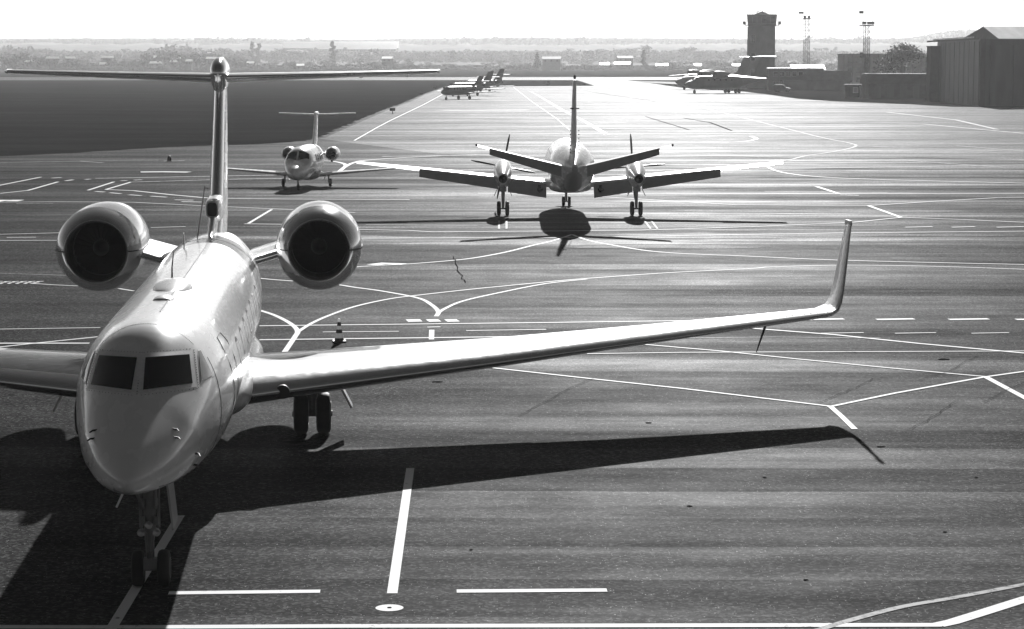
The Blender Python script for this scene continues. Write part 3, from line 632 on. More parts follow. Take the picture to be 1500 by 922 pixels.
wing(MB(), [sec((-0.35, 17.2, top(17.2, .35) - .02), 0.5, 0.08, (1, 0, 0), camber=0), sec((-0.37, 17.4, top(17.2, .35) + 0.32), 0.2, 0.08, (1, 0, 0), camber=0)]).build('blade_antenna', 'steel', jet, OFF)
MB().tube([(-0.2, 19.2, top(19.2) + 0.0), (-0.16, 21.6, 4.95)], 0.012, 5).build('antenna_wire', 'steel', jet, OFF)
# probes on the nose
for sx in (1, -1):
    for y_, z_, l_ in ((1.35, 2.72, 0.1), (1.25, 2.62, 0.08), (1.9, 2.28, 0.16), (2.3, 2.05, 0.18)):
        x_ = gb.side(y_, z_); m2 = MB(); m2.tube([(sx * (x_ - 0.02), y_, z_), (sx * (x_ + 0.05), y_ + 0.01, z_ - 0.01), (sx * (x_ + 0.08), y_ - l_, z_ - 0.02)], [0.018, 0.014, 0.008], 6); m2.build('pitot_probe', 'dark', jet, OFF)
# nose gear
ng = MB()
ng.tube([(0, 3.4, 1.7), (0, 3.52, 1.15), (0, 3.56, 0.82)], [0.1, 0.095, 0.09], 14); ng.tube([(0, 3.55, 0.86), (0, 3.6, 0.3)], [0.055, 0.055], 12)
ng.tube([(-0.26, 3.6, 0.27), (0.26, 3.6, 0.27)], 0.045, 10)
for sx in (1, -1):
    ng.tube([(sx * 0.09, 3.45, 1.2), (sx * 0.14, 2.75, 1.62)], 0.028, 8); ng.tube([(sx * 0.13, 3.5, 1.5), (sx * 0.13, 3.52, 0.9)], 0.025, 8)
    ng.tube([(sx * 0.06, 3.48, 0.82), (sx * 0.03, 3.32, 0.58), (sx * 0.05, 3.52, 0.33)], 0.022, 6)
    ng.box((sx * 0.1, 3.42, 1.02), (0.07, 0.1, 0.12)); ng.box((sx * 0.1, 3.4, 1.3), (0.06, 0.08, 0.1))
ng.box((0, 3.42, 0.98), (0.26, 0.06, 0.05)); ng.box((0, 3.5, 0.36), (0.2, 0.16, 0.16))
gear = ng.build('nose_gear', 'gearwhite', jet, OFF)
for x_, z_ in ((0, 0.98), (-0.11, 0.87), (0.11, 0.87)):
    MB().rev([(-0.02, 0.055), (-0.09, 0.062), (-0.1, 0.055), (-0.07, 0.01)], (x_, 3.36, z_), 'y', 16).build('taxi_light', 'lens', gear, OFF)
for x_ in (-0.19, 0.19): wheel(gear, OFF, x_, 3.6, 0.27, 0.18)
m2 = MB(); m2.box((0.3, 3.95, 1.2), (0.03, 0.9, 0.7), Matrix.Rotation(R(-6), 3, 'Y')); m2.build('gear_door', 'panelgrey', gear, OFF)
m2 = MB(); m2.box((-0.32, 2.75, 1.55), (0.03, 0.6, 0.3), Matrix.Rotation(R(25), 3, 'Y')); m2.build('gear_door', 'paint', gear, OFF)
# main gear
for sx in (1, -1):
    gx, gy = sx * 2.25, 17.3
    g_ = MB(); g_.tube([(gx, gy - 0.15, 1.75), (gx, gy, 1.05), (gx, gy + 0.02, 0.7)], [0.13, 0.12, 0.11], 14); g_.tube([(gx, gy + 0.02, 0.75), (gx, gy + 0.05, 0.42)], 0.075, 12)
    g_.tube([(gx - 0.42, gy + 0.05, 0.42), (gx + 0.42, gy + 0.05, 0.42)], 0.06, 10); g_.tube([(gx, gy, 1.1), (gx - sx * 0.75, gy, 1.6)], 0.05, 8)
    g_.tube([(gx + sx * .02, gy - 0.1, 0.8), (gx, gy - 0.35, 0.6), (gx, gy - 0.02, 0.42)], 0.03, 6); g_.tube([(gx + .1, gy - 0.15, 1.6), (gx + .1, gy - .1, 0.6)], 0.02, 6)
    gr = g_.build('main_gear', 'steel', jet, OFF)
    for e in (-0.235, 0.235): wheel(gr, OFF, gx + e, gy + 0.05, 0.435, 0.3)
    m2 = MB(); m2.add([(gx + sx * a, gy + b, z_) for a, z_ in ((0.36, 1.4), (0.42, 1.4), (0.84, 0.58), (0.8, 0.56)) for b in (-0.25, 0.35)], [[0, 1, 3, 2], [2, 3, 5, 4], [4, 5, 7, 6], [6, 7, 1, 0], [0, 2, 4, 6], [1, 7, 5, 3]]); m2.build('gear_door', 'paint', gr, OFF)

# ---------------------------------------------------------------- twin turboprop seen from behind
MG = G(834.5, 316, ZA); TY = 9.95
tp_ = tag(empty('turboprop_airliner', (MG.x, MG.y, ZA), math.pi), 'white twin-propeller airliner with lowered flaps and raised tailplane tips', 'airplane')
OFF = (0, -TY, 0)
rows = [(0, 2.3, 2.1, 0.04, 2.2), (0.4, 2.7, 1.8, 0.42, 2.25), (1.2, 3.0, 1.55, 0.75, 2.3), (2.2, 3.5, 1.42, 1.0, 2.45), (3.4, 3.7, 1.37, 1.13, 2.5), (5, 3.74, 1.36, 1.16, 2.55), (13, 3.74, 1.36, 1.16, 2.55), (14.5, 3.72, 1.5, 1.1, 2.6), (16.2, 3.6, 1.85, 0.88, 2.7), (18, 3.3, 2.3, 0.5, 2.75), (19.2, 3.0, 2.6, 0.15, 2.75)]
tb = Body(rows); tb.loft(MB(), 48, 70, 1.0).build('fuselage', 'paint', tp_, OFF, smooth=60)
Body([(7.2, 1.7, 1.4, 0.4, 1.5), (8.2, 1.8, 1.2, 1.05, 1.5), (10.8, 1.8, 1.2, 1.05, 1.5), (12.4, 1.7, 1.4, 0.4, 1.5)], 2.6).loft(MB(), 32, 24, 1.0).build('belly_fairing', 'paint', tp_, OFF, smooth=60)
Body([(14.2, 1.9, 1.58, 0.1, 1.75), (15.5, 2.0, 1.5, 0.42, 1.85), (17.5, 2.6, 2.0, 0.4, 2.3), (19.3, 2.9, 2.62, 0.12, 2.75)], 2.0).loft(MB(), 24, 20, 1.0).build('tail_keel', 'panelgrey', tp_, OFF, smooth=60)
S0 = [sec((0.9, 8.35, 1.52), 2.8, 0.16), sec((3.3, 8.45, 1.78), 2.4, 0.15), sec((7.0, 8.65, 2.2), 1.75, 0.14), sec((10.7, 8.95, 2.62), 1.1, 0.12)]
for sx in (1, -1):
    S = S0 if sx == 1 else mirror_secs(S0); full = [sec_at(S, q / 4) for q in range(13)]
    m2 = MB(); wing(m2, [sec_at(S, q) for q in (0, .3, .6, 1, 1.3, 1.6, 2, 2.15)], 0.0, 0.72, 14); wg = m2.build('wing', 'paint', tp_, OFF, smooth=40)
    m2 = MB(); wing(m2, [sec_at(S, q) for q in (2.151, 2.6, 3.0)], 0.0, 1.0, 14); m2.build('outer_wing', 'paint', wg, OFF, smooth=40)
    m2 = MB(); wing(m2, [sec_at(S, q) for q in (0.12, 0.92)], 0.71, 1.04, 6, R(34), 0.03); fl_ = m2.build('flap', 'panelgrey', wg, OFF, smooth=30)
    m2 = MB(); wing(m2, [sec_at(S, q) for q in (1.08, 1.6, 2.148)], 0.71, 1.0, 6, R(34), 0.03); m2.build('flap', 'panelgrey', wg, OFF, smooth=30)
    # arrow sign on the inner flap
    q = sec_at(S, 0.26); h = q['le'] + q['cd'] * (0.70 * q['chord']) + Vector((0, 0, -0.02)); dn = Vector((0, math.cos(R(34)), -math.sin(R(34))))
    base_ = h + dn * 0.25 + Vector((0, 0.05, 0.1)); ux = Vector((1, 0, 0)); nn = Vector((0, math.sin(R(34)), math.cos(R(34))))
    V = [base_ + ux * a + dn * b for a, b in ((-.07, 0), (.07, 0), (.07, .28), (.15, .28), (0, .5), (-.15, .28), (-.07, .28))]
    MB().loft([[v - nn * 0.06 for v in V], [v + nn * 0.05 for v in V]]).build('arrow_sign', 'dark', fl_, OFF, smooth=0)
    nx, nz = sx * 3.35, 2.2
    nb = Body([(6.35, 2.42, 2.12, 0.16, 2.28), (6.6, 2.6, 1.95, 0.32, 2.26), (7.4, 2.72, 1.62, 0.42, 2.2), (8.6, 2.74, 1.45, 0.46, 2.15), (10.2, 2.62, 1.4, 0.44, 2.1), (11.3, 2.4, 1.55, 0.33, 2.0), (11.9, 2.22, 1.7, 0.24, 1.95)], 2.2)
    m2 = MB(); nb.loft(m2, 28, 30, 1.0)
    for v in m2.V: v.x += nx
    nc = m2.build('engine_nacelle', 'paint', tp_, OFF, smooth=50)
    MB().rev([(0, 0.17), (0.35, 0.2), (0.42, 0.21), (0.42, 0.17), (0.3, 0.02)], (nx, 11.72, 1.95), 'y', 20).build('exhaust_pipe', 'dark', nc, OFF)
    pr = MB().rev([(0, 0.02), (0.08, 0.1), (0.3, 0.17), (0.5, 0.19)], (nx, 5.9, 2.28), 'y', 18).build('propeller', 'proppaint', nc, OFF)
    for k in range(4):
        a = R((86 if sx == -1 else 101) + 90 * k); c_, s_ = math.cos(a), math.sin(a); ra = Vector((c_, 0, s_)); ta = Vector((-s_, 0, c_)); bs = []
        for rr, ch, tw, th in ((0.15, 0.1, 72, 0.5), (0.5, 0.17, 66, 0.2), (1.0, 0.21, 60, 0.12), (1.4, 0.18, 56, 0.1), (1.7, 0.08, 54, 0.09)):
            cd = (ta * math.cos(R(tw)) + Vector((0, math.sin(R(tw)), 0))).normalized(); up = cd.cross(ra)
            bs.append(sec(Vector((nx, 6.2, 2.28)) + ra * rr - cd * ch * 0.5, ch, th, up, cd, 0.02))
        m2 = MB(); wing(m2, bs, 0, 1, 5); m2.build('blade', 'proppaint', pr, OFF)
    # main gear
    m2 = MB(); m2.tube([(nx, TY - 0.2, 1.5), (nx, TY - 0.1, 0.95), (nx, TY, 0.34)], [0.1, 0.09, 0.06], 10); m2.tube([(nx - .26, TY, .36), (nx + .26, TY, .36)], .05, 8); m2.tube([(nx, TY - .1, .9), (nx, TY - 0.9, 1.5)], .05, 8)
    m2.box((nx, TY + 0.1, 1.38), (0.34, 1.0, 0.3))
    gr = m2.build('main_gear', 'steel', tp_, OFF)
    for e in (-.21, .21): wheel(gr, OFF, nx + e, TY, 0.36, 0.2)
    for e in (-1, 1): MB().box((nx + e * 0.36, TY - 0.2, 1.18), (0.025, 0.9, 0.42), Matrix.Rotation(R(e * -25), 3, 'Y')).build('gear_door', 'paint', gr, OFF)
    # tailplane with dihedral
    T0 = [sec((0.35, 16.75, 2.72), 1.85, 0.11), sec((2.4, 17.1, 3.24), 1.4, 0.1), sec((4.55, 17.5, 3.8), 0.95, 0.09)]
    T = T0 if sx == 1 else mirror_secs(T0)
    m2 = MB(); wing(m2, [sec_at(T, q / 3) for q in range(7)], 0, 0.66, 12); tpl = m2.build('tailplane', 'paint', tp_, OFF, smooth=40)
    m2 = MB(); wing(m2, [sec_at(T, q) for q in (0.12, 0.8, 1.72)], 0.64, 1.0, 6, R(40)); m2.build('elevator', 'panelgrey', tpl, OFF)
    m2 = MB(); wing(m2, [sec_at(T, q) for q in (1.73, 2.0)], 0.665, 1.0, 6); m2.build('tip_cap', 'paint', tpl, OFF)
    q = T[-1]; MB().rev([(0, .05), (.08, .06), (.14, .02)], q['le'] + Vector((0, 0.85, 0.05)), 'y', 8).build('tip_light', 'dark', tpl, OFF)
F0 = [sec((0, 14.6, 3.55), 4.5, 0.055, (1, 0, 0), camber=0), sec((0, 16.0, 4.0), 3.0, 0.1, (1, 0, 0), camber=0), sec((0, 17.0, 5.6), 2.05, 0.11, (1, 0, 0), camber=0), sec((0, 17.75, 6.85), 1.4, 0.11, (1, 0, 0), camber=0)]
full = [sec_at(F0, q / 4) for q in range(13)]
m2 = MB(); wing(m2, full, 0, 0.66, 12); fin = m2.build('fin', 'paint', tp_, OFF, smooth=40)
m2 = MB(); wing(m2, [sec_at(F0, 0.5 + q * 0.25) for q in range(11)], 0.665, 1.0, 6); m2.build('rudder', 'panelgrey', fin, OFF)
MB().rev([(0, .05), (.1, .07), (.18, .03)], (0, 18.4, 6.9), 'z', 10).build('beacon', 'dark', fin, OFF)
m2 = MB()
for k in range(7):
    for e in (-1, 1): m2.box((e * 0.19, 18.6, 3.5 + k * 0.17), (0.06, 0.06, 0.05))
m2.box((0, 18.55, 5.55), (0.42, 0.1, 0.06)); tag(m2.build('hinge', 'dark', fin, OFF), kind='stuff')
m2 = MB(); m2.tube([(0, 2.75, 1.6), (0, 2.8, 0.3)], [.07, .05], 8); m2.tube([(-.2, 2.8, .28), (.2, 2.8, .28)], .04, 8); gr = m2.build('nose_gear', 'gearwhite', tp_, OFF)
for e in (-.16, .16): wheel(gr, OFF, e, 2.8, 0.28, 0.15)
MB().tube([(0.32, 13.5, 1.5), (0.32, 13.6, 0.75)], .012, 5).build('drain_mast', 'dark', tp_, OFF)

# ---------------------------------------------------------------- light jet facing the viewer
LM = G(449.5, 273.5, ZA); LY = 6.6
lj = tag(empty('light_jet', (LM.x, LM.y, ZA), R(-2.0)), 'small white T-tailed jet parked alone beside the grass field', 'airplane')
OFF = (0, -LY, 0)
lb = Body([(0, 1.12, 1.0, 0.03, 1.06), (0.25, 1.3, 0.86, 0.22, 1.06), (0.8, 1.52, 0.74, 0.44, 1.1), (1.5, 1.7, 0.66, 0.63, 1.18), (2.0, 1.86, 0.62, 0.74, 1.28), (2.6, 2.3, 0.6, 0.83, 1.45), (3.1, 2.5, 0.58, 0.89, 1.5), (4, 2.58, 0.57, 0.93, 1.53), (7.6, 2.58, 0.62, 0.93, 1.55), (9.5, 2.5, 1.0, 0.75, 1.7), (11.2, 2.35, 1.5, 0.4, 1.95), (12.4, 2.15, 1.9, 0.1, 2.05)], 2.05)
lbm = MB(); lb.loft(lbm, 44, 64, 1.2); lbm.build('fuselage', 'paint', lj, OFF, smooth=60)
Body([(4.6, 0.9, 0.6, 0.4, 0.75), (5.4, 1.0, 0.47, 0.9, 0.75), (7.6, 1.0, 0.47, 0.9, 0.75), (8.8, 0.95, 0.65, 0.4, 0.8)], 2.6).loft(MB(), 28, 20, 1.0).build('belly_fairing', 'panelgrey', lj, OFF, smooth=60)
for sx in (1, -1):
    ring = [(1.98, 18), (2.02, 84), (2.62, 85.5), (2.9, 62), (2.85, 30), (2.5, 18)]; m2 = MB()
    # windscreen: grid between the lower and the upper arc
    lo_ = lambda t: lb.pt(1.95 + 0.5 * t, R(86 - 52 * t)); hi_ = lambda t: lb.pt(2.66 + 0.2 * t, R(86 - 42 * t))
    rows_ = []
    for j in range(7):
        row = []
        for i in range(9):
            t = i / 8; y_ = 1.95 + 0.5 * t + (0.71 - 0.3 * t) * j / 6; a_ = 86 - 52 * t + (10 * t) * j / 6; row.append(lb.pt(y_, R(a_)))
        rows_.append(row)
    V = []; F = []
    for h_ in (0.012, -0.03):
        for row in rows_:
            for p in row: n_ = Vector((p.x, -0.4, p.z - 1.4)).normalized(); q = p + n_ * h_; V.append((sx * q.x, q.y, q.z))
    for j in range(6):
        for i in range(8): k = j * 9 + i; F += [[k, k + 1, k + 10, k + 9], [63 + k, 63 + k + 9, 63 + k + 10, 63 + k + 1]]
    rim = list(range(9)) + [j * 9 + 8 for j in range(1, 7)] + [54 + i for i in range(7, -1, -1)] + [j * 9 for j in range(5, 0, -1)]
    for i in range(len(rim)): a, b = rim[i], rim[(i + 1) % len(rim)]; F.append([a, a + 63, b + 63, b])
    MB().add(V, F).build('windshield', 'glass', lj, OFF)
    for k in range(4):
        m2 = MB(); ring = [(4.4 + k * 0.85 + 0.17 * math.cos(2 * math.pi * q / 14), 1.9 + 0.2 * math.sin(2 * math.pi * q / 14)) for q in range(14)]
        m2.loft([[Vector((sx * (lb.side(y_, z_) - .03), y_, z_)) for y_, z_ in ring], [Vector((sx * (lb.side(y_, z_) + .008), y_, z_)) for y_, z_ in ring]]).build('cabin_window', 'glass', lj, OFF)
    S0 = [sec((0.6, 5.3, 0.72), 2.3, 0.12), sec((3.0, 5.9, 0.92), 1.6, 0.11), sec((5.9, 6.5, 1.14), 0.95, 0.1)]; S = S0 if sx == 1 else mirror_secs(S0)
    m2 = MB(); wing(m2, [sec_at(S, q / 3) for q in range(7)], 0.08, 0.74, 10); wg = m2.build('wing', 'paint', lj, OFF, smooth=40)
    m2 = MB(); wing(m2, S, 0, 0.0795, 8); m2.build('leading_edge', 'polish', wg, OFF, smooth=50)
    m2 = MB(); wing(m2, [sec_at(S, q) for q in (0.15, 1.1)], 0.745, 1, 5); m2.build('flap', 'paint', wg, OFF); m2 = MB(); wing(m2, [sec_at(S, q) for q in (1.12, 2.0)], 0.745, 1, 5); m2.build('aileron', 'paint', wg, OFF)
    ex, ey, ez = sx * 1.36, 7.9, 1.95
    m2 = MB(); m2.rev([(0.25, .4), (0.8, .44), (1.5, .42), (2.5, .3), (2.5, .26)], (ex, ey, ez), 'y', 32, False); nc = m2.build('engine_nacelle', 'paint', lj, OFF, smooth=50)
    m2 = MB(); m2.rev([(.5, .27), (.1, .28), (.02, .3), (0, .32), (.03, .345), (.12, .375), (.249, .4)], (ex, ey, ez), 'y', 32, False); m2.build('inlet_lip', 'polish', nc, OFF, smooth=60)
    m2 = MB(); m2.rev([(.4, .28), (.41, .01)], (ex, ey, ez), 'y', 24); m2.rev([(.15, .01), (.25, .06), (.4, .09)], (ex, ey, ez), 'y', 14); m2.build('fan', 'dark', nc, OFF)
    MB().rev([(0, .03), (.05, .07), (.12, .05)], (ex, ey + .5, ez - .52), 'z', 10).build('drain_fairing', 'dark', nc, OFF)
    pl = [sec((sx * .6, 8.2, 1.98), 1.8, .09, camber=0), sec((sx * 1.0, 8.2, 1.96), 1.7, .09, camber=0)]; m2 = MB(); wing(m2, pl); m2.build('pylon', 'paint', lj, OFF)
    T0 = [sec((.04, 11.5, 4.32), 1.2, .09, camber=0), sec((2.45, 12.1, 4.4), .75, .09, camber=0)]; T = T0 if sx == 1 else mirror_secs(T0)
    m2 = MB(); wing(m2, T, 0, .7, 8); tpl = m2.build('tailplane', 'paint', lj, OFF); m2 = MB(); wing(m2, T, .705, 1, 5); m2.build('elevator', 'paint', tpl, OFF)
    gx = sx * 1.36; m2 = MB(); m2.tube([(gx, LY, .85), (gx, LY, .25)], [.06, .045], 8); m2.tube([(gx, LY + .05, .45), (gx, LY - .3, .8)], .03, 6); gr = m2.build('main_gear', 'steel', lj, OFF)
    wheel(gr, OFF, gx + sx * .1, LY, .25, .17); MB().box((gx - sx * .22, LY, .6), (.02, .5, .4), Matrix.Rotation(R(sx * 20), 3, 'Y')).build('gear_door', 'paint', gr, OFF)
F0 = [sec((0, 9.4, 2.3), 2.7, .07, (1, 0, 0), camber=0), sec((0, 10.2, 2.75), 2.2, .1, (1, 0, 0), camber=0), sec((0, 11.3, 4.35), 1.35, .1, (1, 0, 0), camber=0)]
m2 = MB(); wing(m2, [sec_at(F0, q / 3) for q in range(7)], 0, .7, 10); fin = m2.build('fin', 'paint', lj, OFF, smooth=40); m2 = MB(); wing(m2, [sec_at(F0, q) for q in (.7, 1.4, 1.95)], .705, 1, 5); m2.build('rudder', 'paint', fin, OFF)
Body([(11.15, 4.4, 4.34, .03, 4.37), (11.3, 4.5, 4.25, .1, 4.37), (12.2, 4.5, 4.26, .12, 4.38), (12.9, 4.42, 4.34, .03, 4.38)]).loft(MB(), 16, 16, 1.0).build('tail_bullet', 'paint', fin, OFF, smooth=60)
m2 = MB(); m2.tube([(0, 2.35, .75), (0, 2.4, .22)], [.05, .035], 8); gr = m2.build('nose_gear', 'gearwhite', lj, OFF); wheel(gr, OFF, 0, 2.4, .21, .13)

# ---------------------------------------------------------------- parked jets far down the apron
def far_jet(name, label, group, loc, rz, L, Hf, span, r, kind):
    """small rear-engined jet ('biz') or high-wing jet freighter with engines over the wing ('freight'); nose at -y"""
    o = tag(empty(name, loc, rz), label, 'airplane', group); k = L / 15.0; off = (0, -L * 0.5, 0)
    zb = 0.9 if kind == 'biz' else 1.0; zc = zb + r
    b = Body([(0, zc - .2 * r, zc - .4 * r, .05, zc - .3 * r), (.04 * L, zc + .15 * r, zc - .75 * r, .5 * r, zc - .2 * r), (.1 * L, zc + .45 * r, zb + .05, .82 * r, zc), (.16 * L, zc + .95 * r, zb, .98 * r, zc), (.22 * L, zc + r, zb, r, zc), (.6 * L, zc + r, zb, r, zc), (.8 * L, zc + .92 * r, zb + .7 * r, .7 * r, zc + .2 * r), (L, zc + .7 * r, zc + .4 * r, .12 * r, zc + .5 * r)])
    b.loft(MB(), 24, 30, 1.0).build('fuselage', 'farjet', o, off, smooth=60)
    for sx in (1, -1):
        mir = (lambda s: s) if sx == 1 else mirror_secs
        if kind == 'biz': S = mir([sec((.4 * r, .45 * L, zb + .25), 2.9, .12), sec((span / 2, .58 * L, zb + .7), 1.1, .1)])
        else: S = mir([sec((.3 * r, .34 * L, zc + r * .95), 4.6, .13), sec((span / 2, .42 * L, zc + r * .6), 2.0, .11)])
        m2 = MB(); wing(m2, S); m2.build('wing', 'farjet', o, off, smooth=40)
        if kind == 'biz': ex, ey, ez, er, el = sx * (r + .62), .66 * L, zc + .45 * r, .48, 2.7
        else: ex, ey, ez, er, el = sx * (r + .95), .27 * L, zc + r * 1.12, 0.95, 4.6
        m2 = MB(); m2.rev([(.25, er * .7), (0, er * .82), (.06 * el, er * .95), (.3 * el, er), (.7 * el, er * .9), (el, er * .6), (el, er * .5)], (ex, ey, ez), 'y', 20); nc = m2.build('engine_nacelle', 'farjet', o, off, smooth=50)
        MB().rev([(.2, er * .68), (.22, .02)], (ex, ey, ez), 'y', 16).build('inlet', 'dark', nc, off)
        MB().box((sx * (r + .1), ey + el * .5, ez), (.9, el * .5, .2)).build('pylon', 'farjet', o, off)
        tz = Hf - .12 if kind != 'biz' else zc + r + (Hf - zc - r) * .45
        ty = L * 1.0 if kind != 'biz' else .93 * L
        S = mir([sec((.05, ty - 1.2, tz), 2.0 * k, .09), sec((span * (.19 if kind == 'biz' else .11), ty - .3, tz + .05), 1.1 * k, .09)]); m2 = MB(); wing(m2, S); m2.build('tailplane', 'farjet', o, off)
        gx = sx * (1.3 if kind == 'biz' else 1.7); m2 = MB(); m2.tube([(gx, .56 * L, zb + .2), (gx, .56 * L, .3)], .1, 6); gr = m2.build('main_gear', 'steel', o, off)
        wheel(gr, off, gx, .56 * L, .38 if kind == 'biz' else .5, .35); 
        if kind != 'biz': wheel(gr, off, gx, .56 * L + 1.1, .5, .35)
        for q in range(5):
            y_ = (.24 + .07 * q) * L; z_ = zc + .35 * r; m2 = MB(); m2.box((sx * (b.side(y_, z_) - .02), y_, z_), (.08, .34, .34)); m2.build('cabin_window', 'glass', o, off)
        m2 = MB(); y_ = .13 * L; z_ = zc + .62 * r; m2.box((sx * b.side(y_, z_) * .8, y_, z_), (.5, .6, .4)); m2.build('windshield', 'glass', o, off)
    S = [sec((0, (.72 if kind == 'biz' else .78) * L, zc + .7 * r), (.27 if kind == 'biz' else .2) * L, .07, (1, 0, 0), camber=0), sec((0, (.8 if kind == 'biz' else .84) * L, zc + r * 1.3), (.19 if kind == 'biz' else .15) * L, .09, (1, 0, 0), camber=0), sec((0, L * .94, Hf), (.12 if kind == 'biz' else .1) * L, .1, (1, 0, 0), camber=0)]
    m2 = MB(); wing(m2, S); m2.build('fin', 'farjet', o, off, smooth=40)
    m2 = MB(); m2.tube([(0, .12 * L, zb + .3), (0, .12 * L, .25)], .08, 6); gr = m2.build('nose_gear', 'steel', o, off); wheel(gr, off, 0, .12 * L, .3 if kind == 'biz' else .42, .25)
    return o
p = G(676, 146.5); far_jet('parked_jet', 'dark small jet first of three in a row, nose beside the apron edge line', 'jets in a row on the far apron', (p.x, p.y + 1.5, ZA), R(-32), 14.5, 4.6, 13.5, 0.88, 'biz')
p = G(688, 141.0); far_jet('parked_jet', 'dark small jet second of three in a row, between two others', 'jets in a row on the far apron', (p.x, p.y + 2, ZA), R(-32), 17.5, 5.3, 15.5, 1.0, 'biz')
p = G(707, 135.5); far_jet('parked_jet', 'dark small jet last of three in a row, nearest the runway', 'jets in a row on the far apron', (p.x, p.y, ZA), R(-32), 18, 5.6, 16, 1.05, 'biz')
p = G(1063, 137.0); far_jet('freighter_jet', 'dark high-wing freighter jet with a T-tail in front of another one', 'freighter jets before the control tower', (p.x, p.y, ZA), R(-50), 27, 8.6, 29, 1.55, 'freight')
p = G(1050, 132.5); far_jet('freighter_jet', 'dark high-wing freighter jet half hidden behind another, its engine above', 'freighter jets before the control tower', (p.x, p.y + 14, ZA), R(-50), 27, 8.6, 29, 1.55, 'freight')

# ---------------------------------------------------------------- traffic cone
p = G(497, 501.5, ZA); cone = tag(empty('traffic_cone', p, R(8)), 'striped rubber traffic cone standing on the painted lines behind the wing', 'traffic cone')
MB().box((0, 0, .025), (.36, .36, .05)).build('base', 'conedark', cone)
for z0, z1, r0, r1, mt in ((.05, .12, .13, .118, 'conedark'), (.12, .26, .118, .094, 'conewhite'), (.26, .36, .094, .077, 'conedark'), (.36, .46, .077, .06, 'conewhite'), (.46, .56, .06, .043, 'conedark'), (.56, .66, .043, .03, 'conewhite')):
    MB().rev([(z0, r0), (z1, r1)], (0, 0, 0), 'z', 20).build('band', mt, cone)

# ---------------------------------------------------------------- airport buildings on the right
def box_obj(name, a, b, mat, parent): return MB().span(a, b).build(name, mat, parent, smooth=0)
def windows(parent, x0, x1, y, rows_, n, ww, hh, rec=True):
    for z in rows_:
        for i in range(n):
            x = x0 + (x1 - x0) * (i + .5) / n
            wn = box_obj('window', (x - ww / 2 - .08, y - .05, z - .08), (x + ww / 2 + .08, y + .03, z + hh + .08), 'render', parent)
            box_obj('pane', (x - ww / 2, y - .07, z), (x + ww / 2, y - .02, z + hh), 'pane', wn)
# control tower
D = 640.0; p = G(1111, 88 + CAMH * FPX / D); s = FPX / D
tw = tag(empty('control_tower', (p.x, D, 0), R(-9)), 'tall concrete control tower with a flared glazed top and roof aerials', 'control tower')
box_obj('shaft', (-3.6, -3.6, 0), (3.6, 3.6, 17.2), 'concrete', tw)
for x in (-3.6, -1.2, 1.2, 3.6): box_obj('pilaster', (x - .25, -3.72, 0), (x + .25, -3.55, 17.0), 'concrete', tw)
MB().loft([[(-3.75, -3.75, 17.2), (3.75, -3.75, 17.2), (3.75, 3.75, 17.2), (-3.75, 3.75, 17.2)], [(-4.0, -4.0, 20.1), (4.0, -4.0, 20.1), (4.0, 4.0, 20.1), (-4.0, 4.0, 20.1)]]).build('cab', 'darksheet', tw, smooth=0)
for i in range(6): MB().add([(-3.6 + i * 1.24, -3.86, 18.0), (-2.5 + i * 1.24, -3.86, 18.0), (-2.5 + i * 1.24, -4.0, 19.6), (-3.6 + i * 1.24, -4.0, 19.6)] + [(-3.6 + i * 1.24, -3.6, 18.0), (-2.5 + i * 1.24, -3.6, 18.0), (-2.5 + i * 1.24, -3.6, 19.6), (-3.6 + i * 1.24, -3.6, 19.6)], [[0, 1, 2, 3], [0, 4, 5, 1], [1, 5, 6, 2], [2, 6, 7, 3], [3, 7, 4, 0]]).build('pane', 'pane', tw, smooth=0)
box_obj('roof_slab', (-4.1, -4.1, 20.1), (4.1, 4.1, 20.35), 'concrete', tw)
MB().loft([[(-2.2, -2.2, 20.35), (2.2, -2.2, 20.35), (2.2, 2.2, 20.35), (-2.2, 2.2, 20.35)], [(-.3, -.3, 21.2), (.3, -.3, 21.2), (.3, .3, 21.2), (-.3, .3, 21.2)]]).build('roof_cap', 'darksheet', tw, smooth=0)
for x in (-4.9, 4.9): box_obj('side_box', (x - .4, -.6, 17.6), (x + .4, .6, 18.5), 'darksheet', tw); box_obj('bracket', (min(x, x - math.copysign(1.2, x)), -.1, 17.3), (max(x, x - math.copysign(1.2, x)), .1, 17.55), 'lattice', tw)
for x, h in ((-3.9, 3.2), (-3.3, 2.4), (-2.6, 1.4), (-1.4, 1.6), (1.0, 1.3), (2.4, 2.6), (3.0, 3.4), (3.8, 2.2)): MB().tube([(x, random.uniform(-3, 3), 20.3), (x, 0, 20.3 + h)], .05, 5).build('aerial', 'lattice', tw)
MB().tube([(-1.6, 0, 20.9), (-.2, 0, 21.7), (.2, 0, 21.2)], .09, 5).build('aerial', 'lattice', tw)
for z in (3, 7.5, 12.5): 
    wn = box_obj('window', (-2.8, -3.68, z), (-1.6, -3.5, z + 2.2), 'render', tw); box_obj('pane', (-2.7, -3.71, z + .1), (-1.7, -3.6, z + 2.1), 'pane', wn)
# long low building with pale roof edge, before the tower
p0, p1 = G(1128, 133), G(1208, 133)
o = tag(empty('flat_roofed_building', ((p0.x + p1.x) / 2, p0.y + 6, 0), R(-3)), 'long low dark flat-roofed building beside the control tower', 'building'); hw = (p1.x - p0.x) / 2
box_obj('wall', (-hw, -5, 0), (hw, 5, 5.5), 'brick', o); box_obj('roof', (-hw - .2, -5.3, 5.5), (hw + .2, 5.3, 5.75), 'roof', o); box_obj('door', (hw - 4.5, -5.06, 0), (hw - 3, -4.9, 2.6), 'darksheet', o)
windows(o, -hw + 1, hw - 5, -5, (1.3, 3.7), 5, 1.1, 1.0)
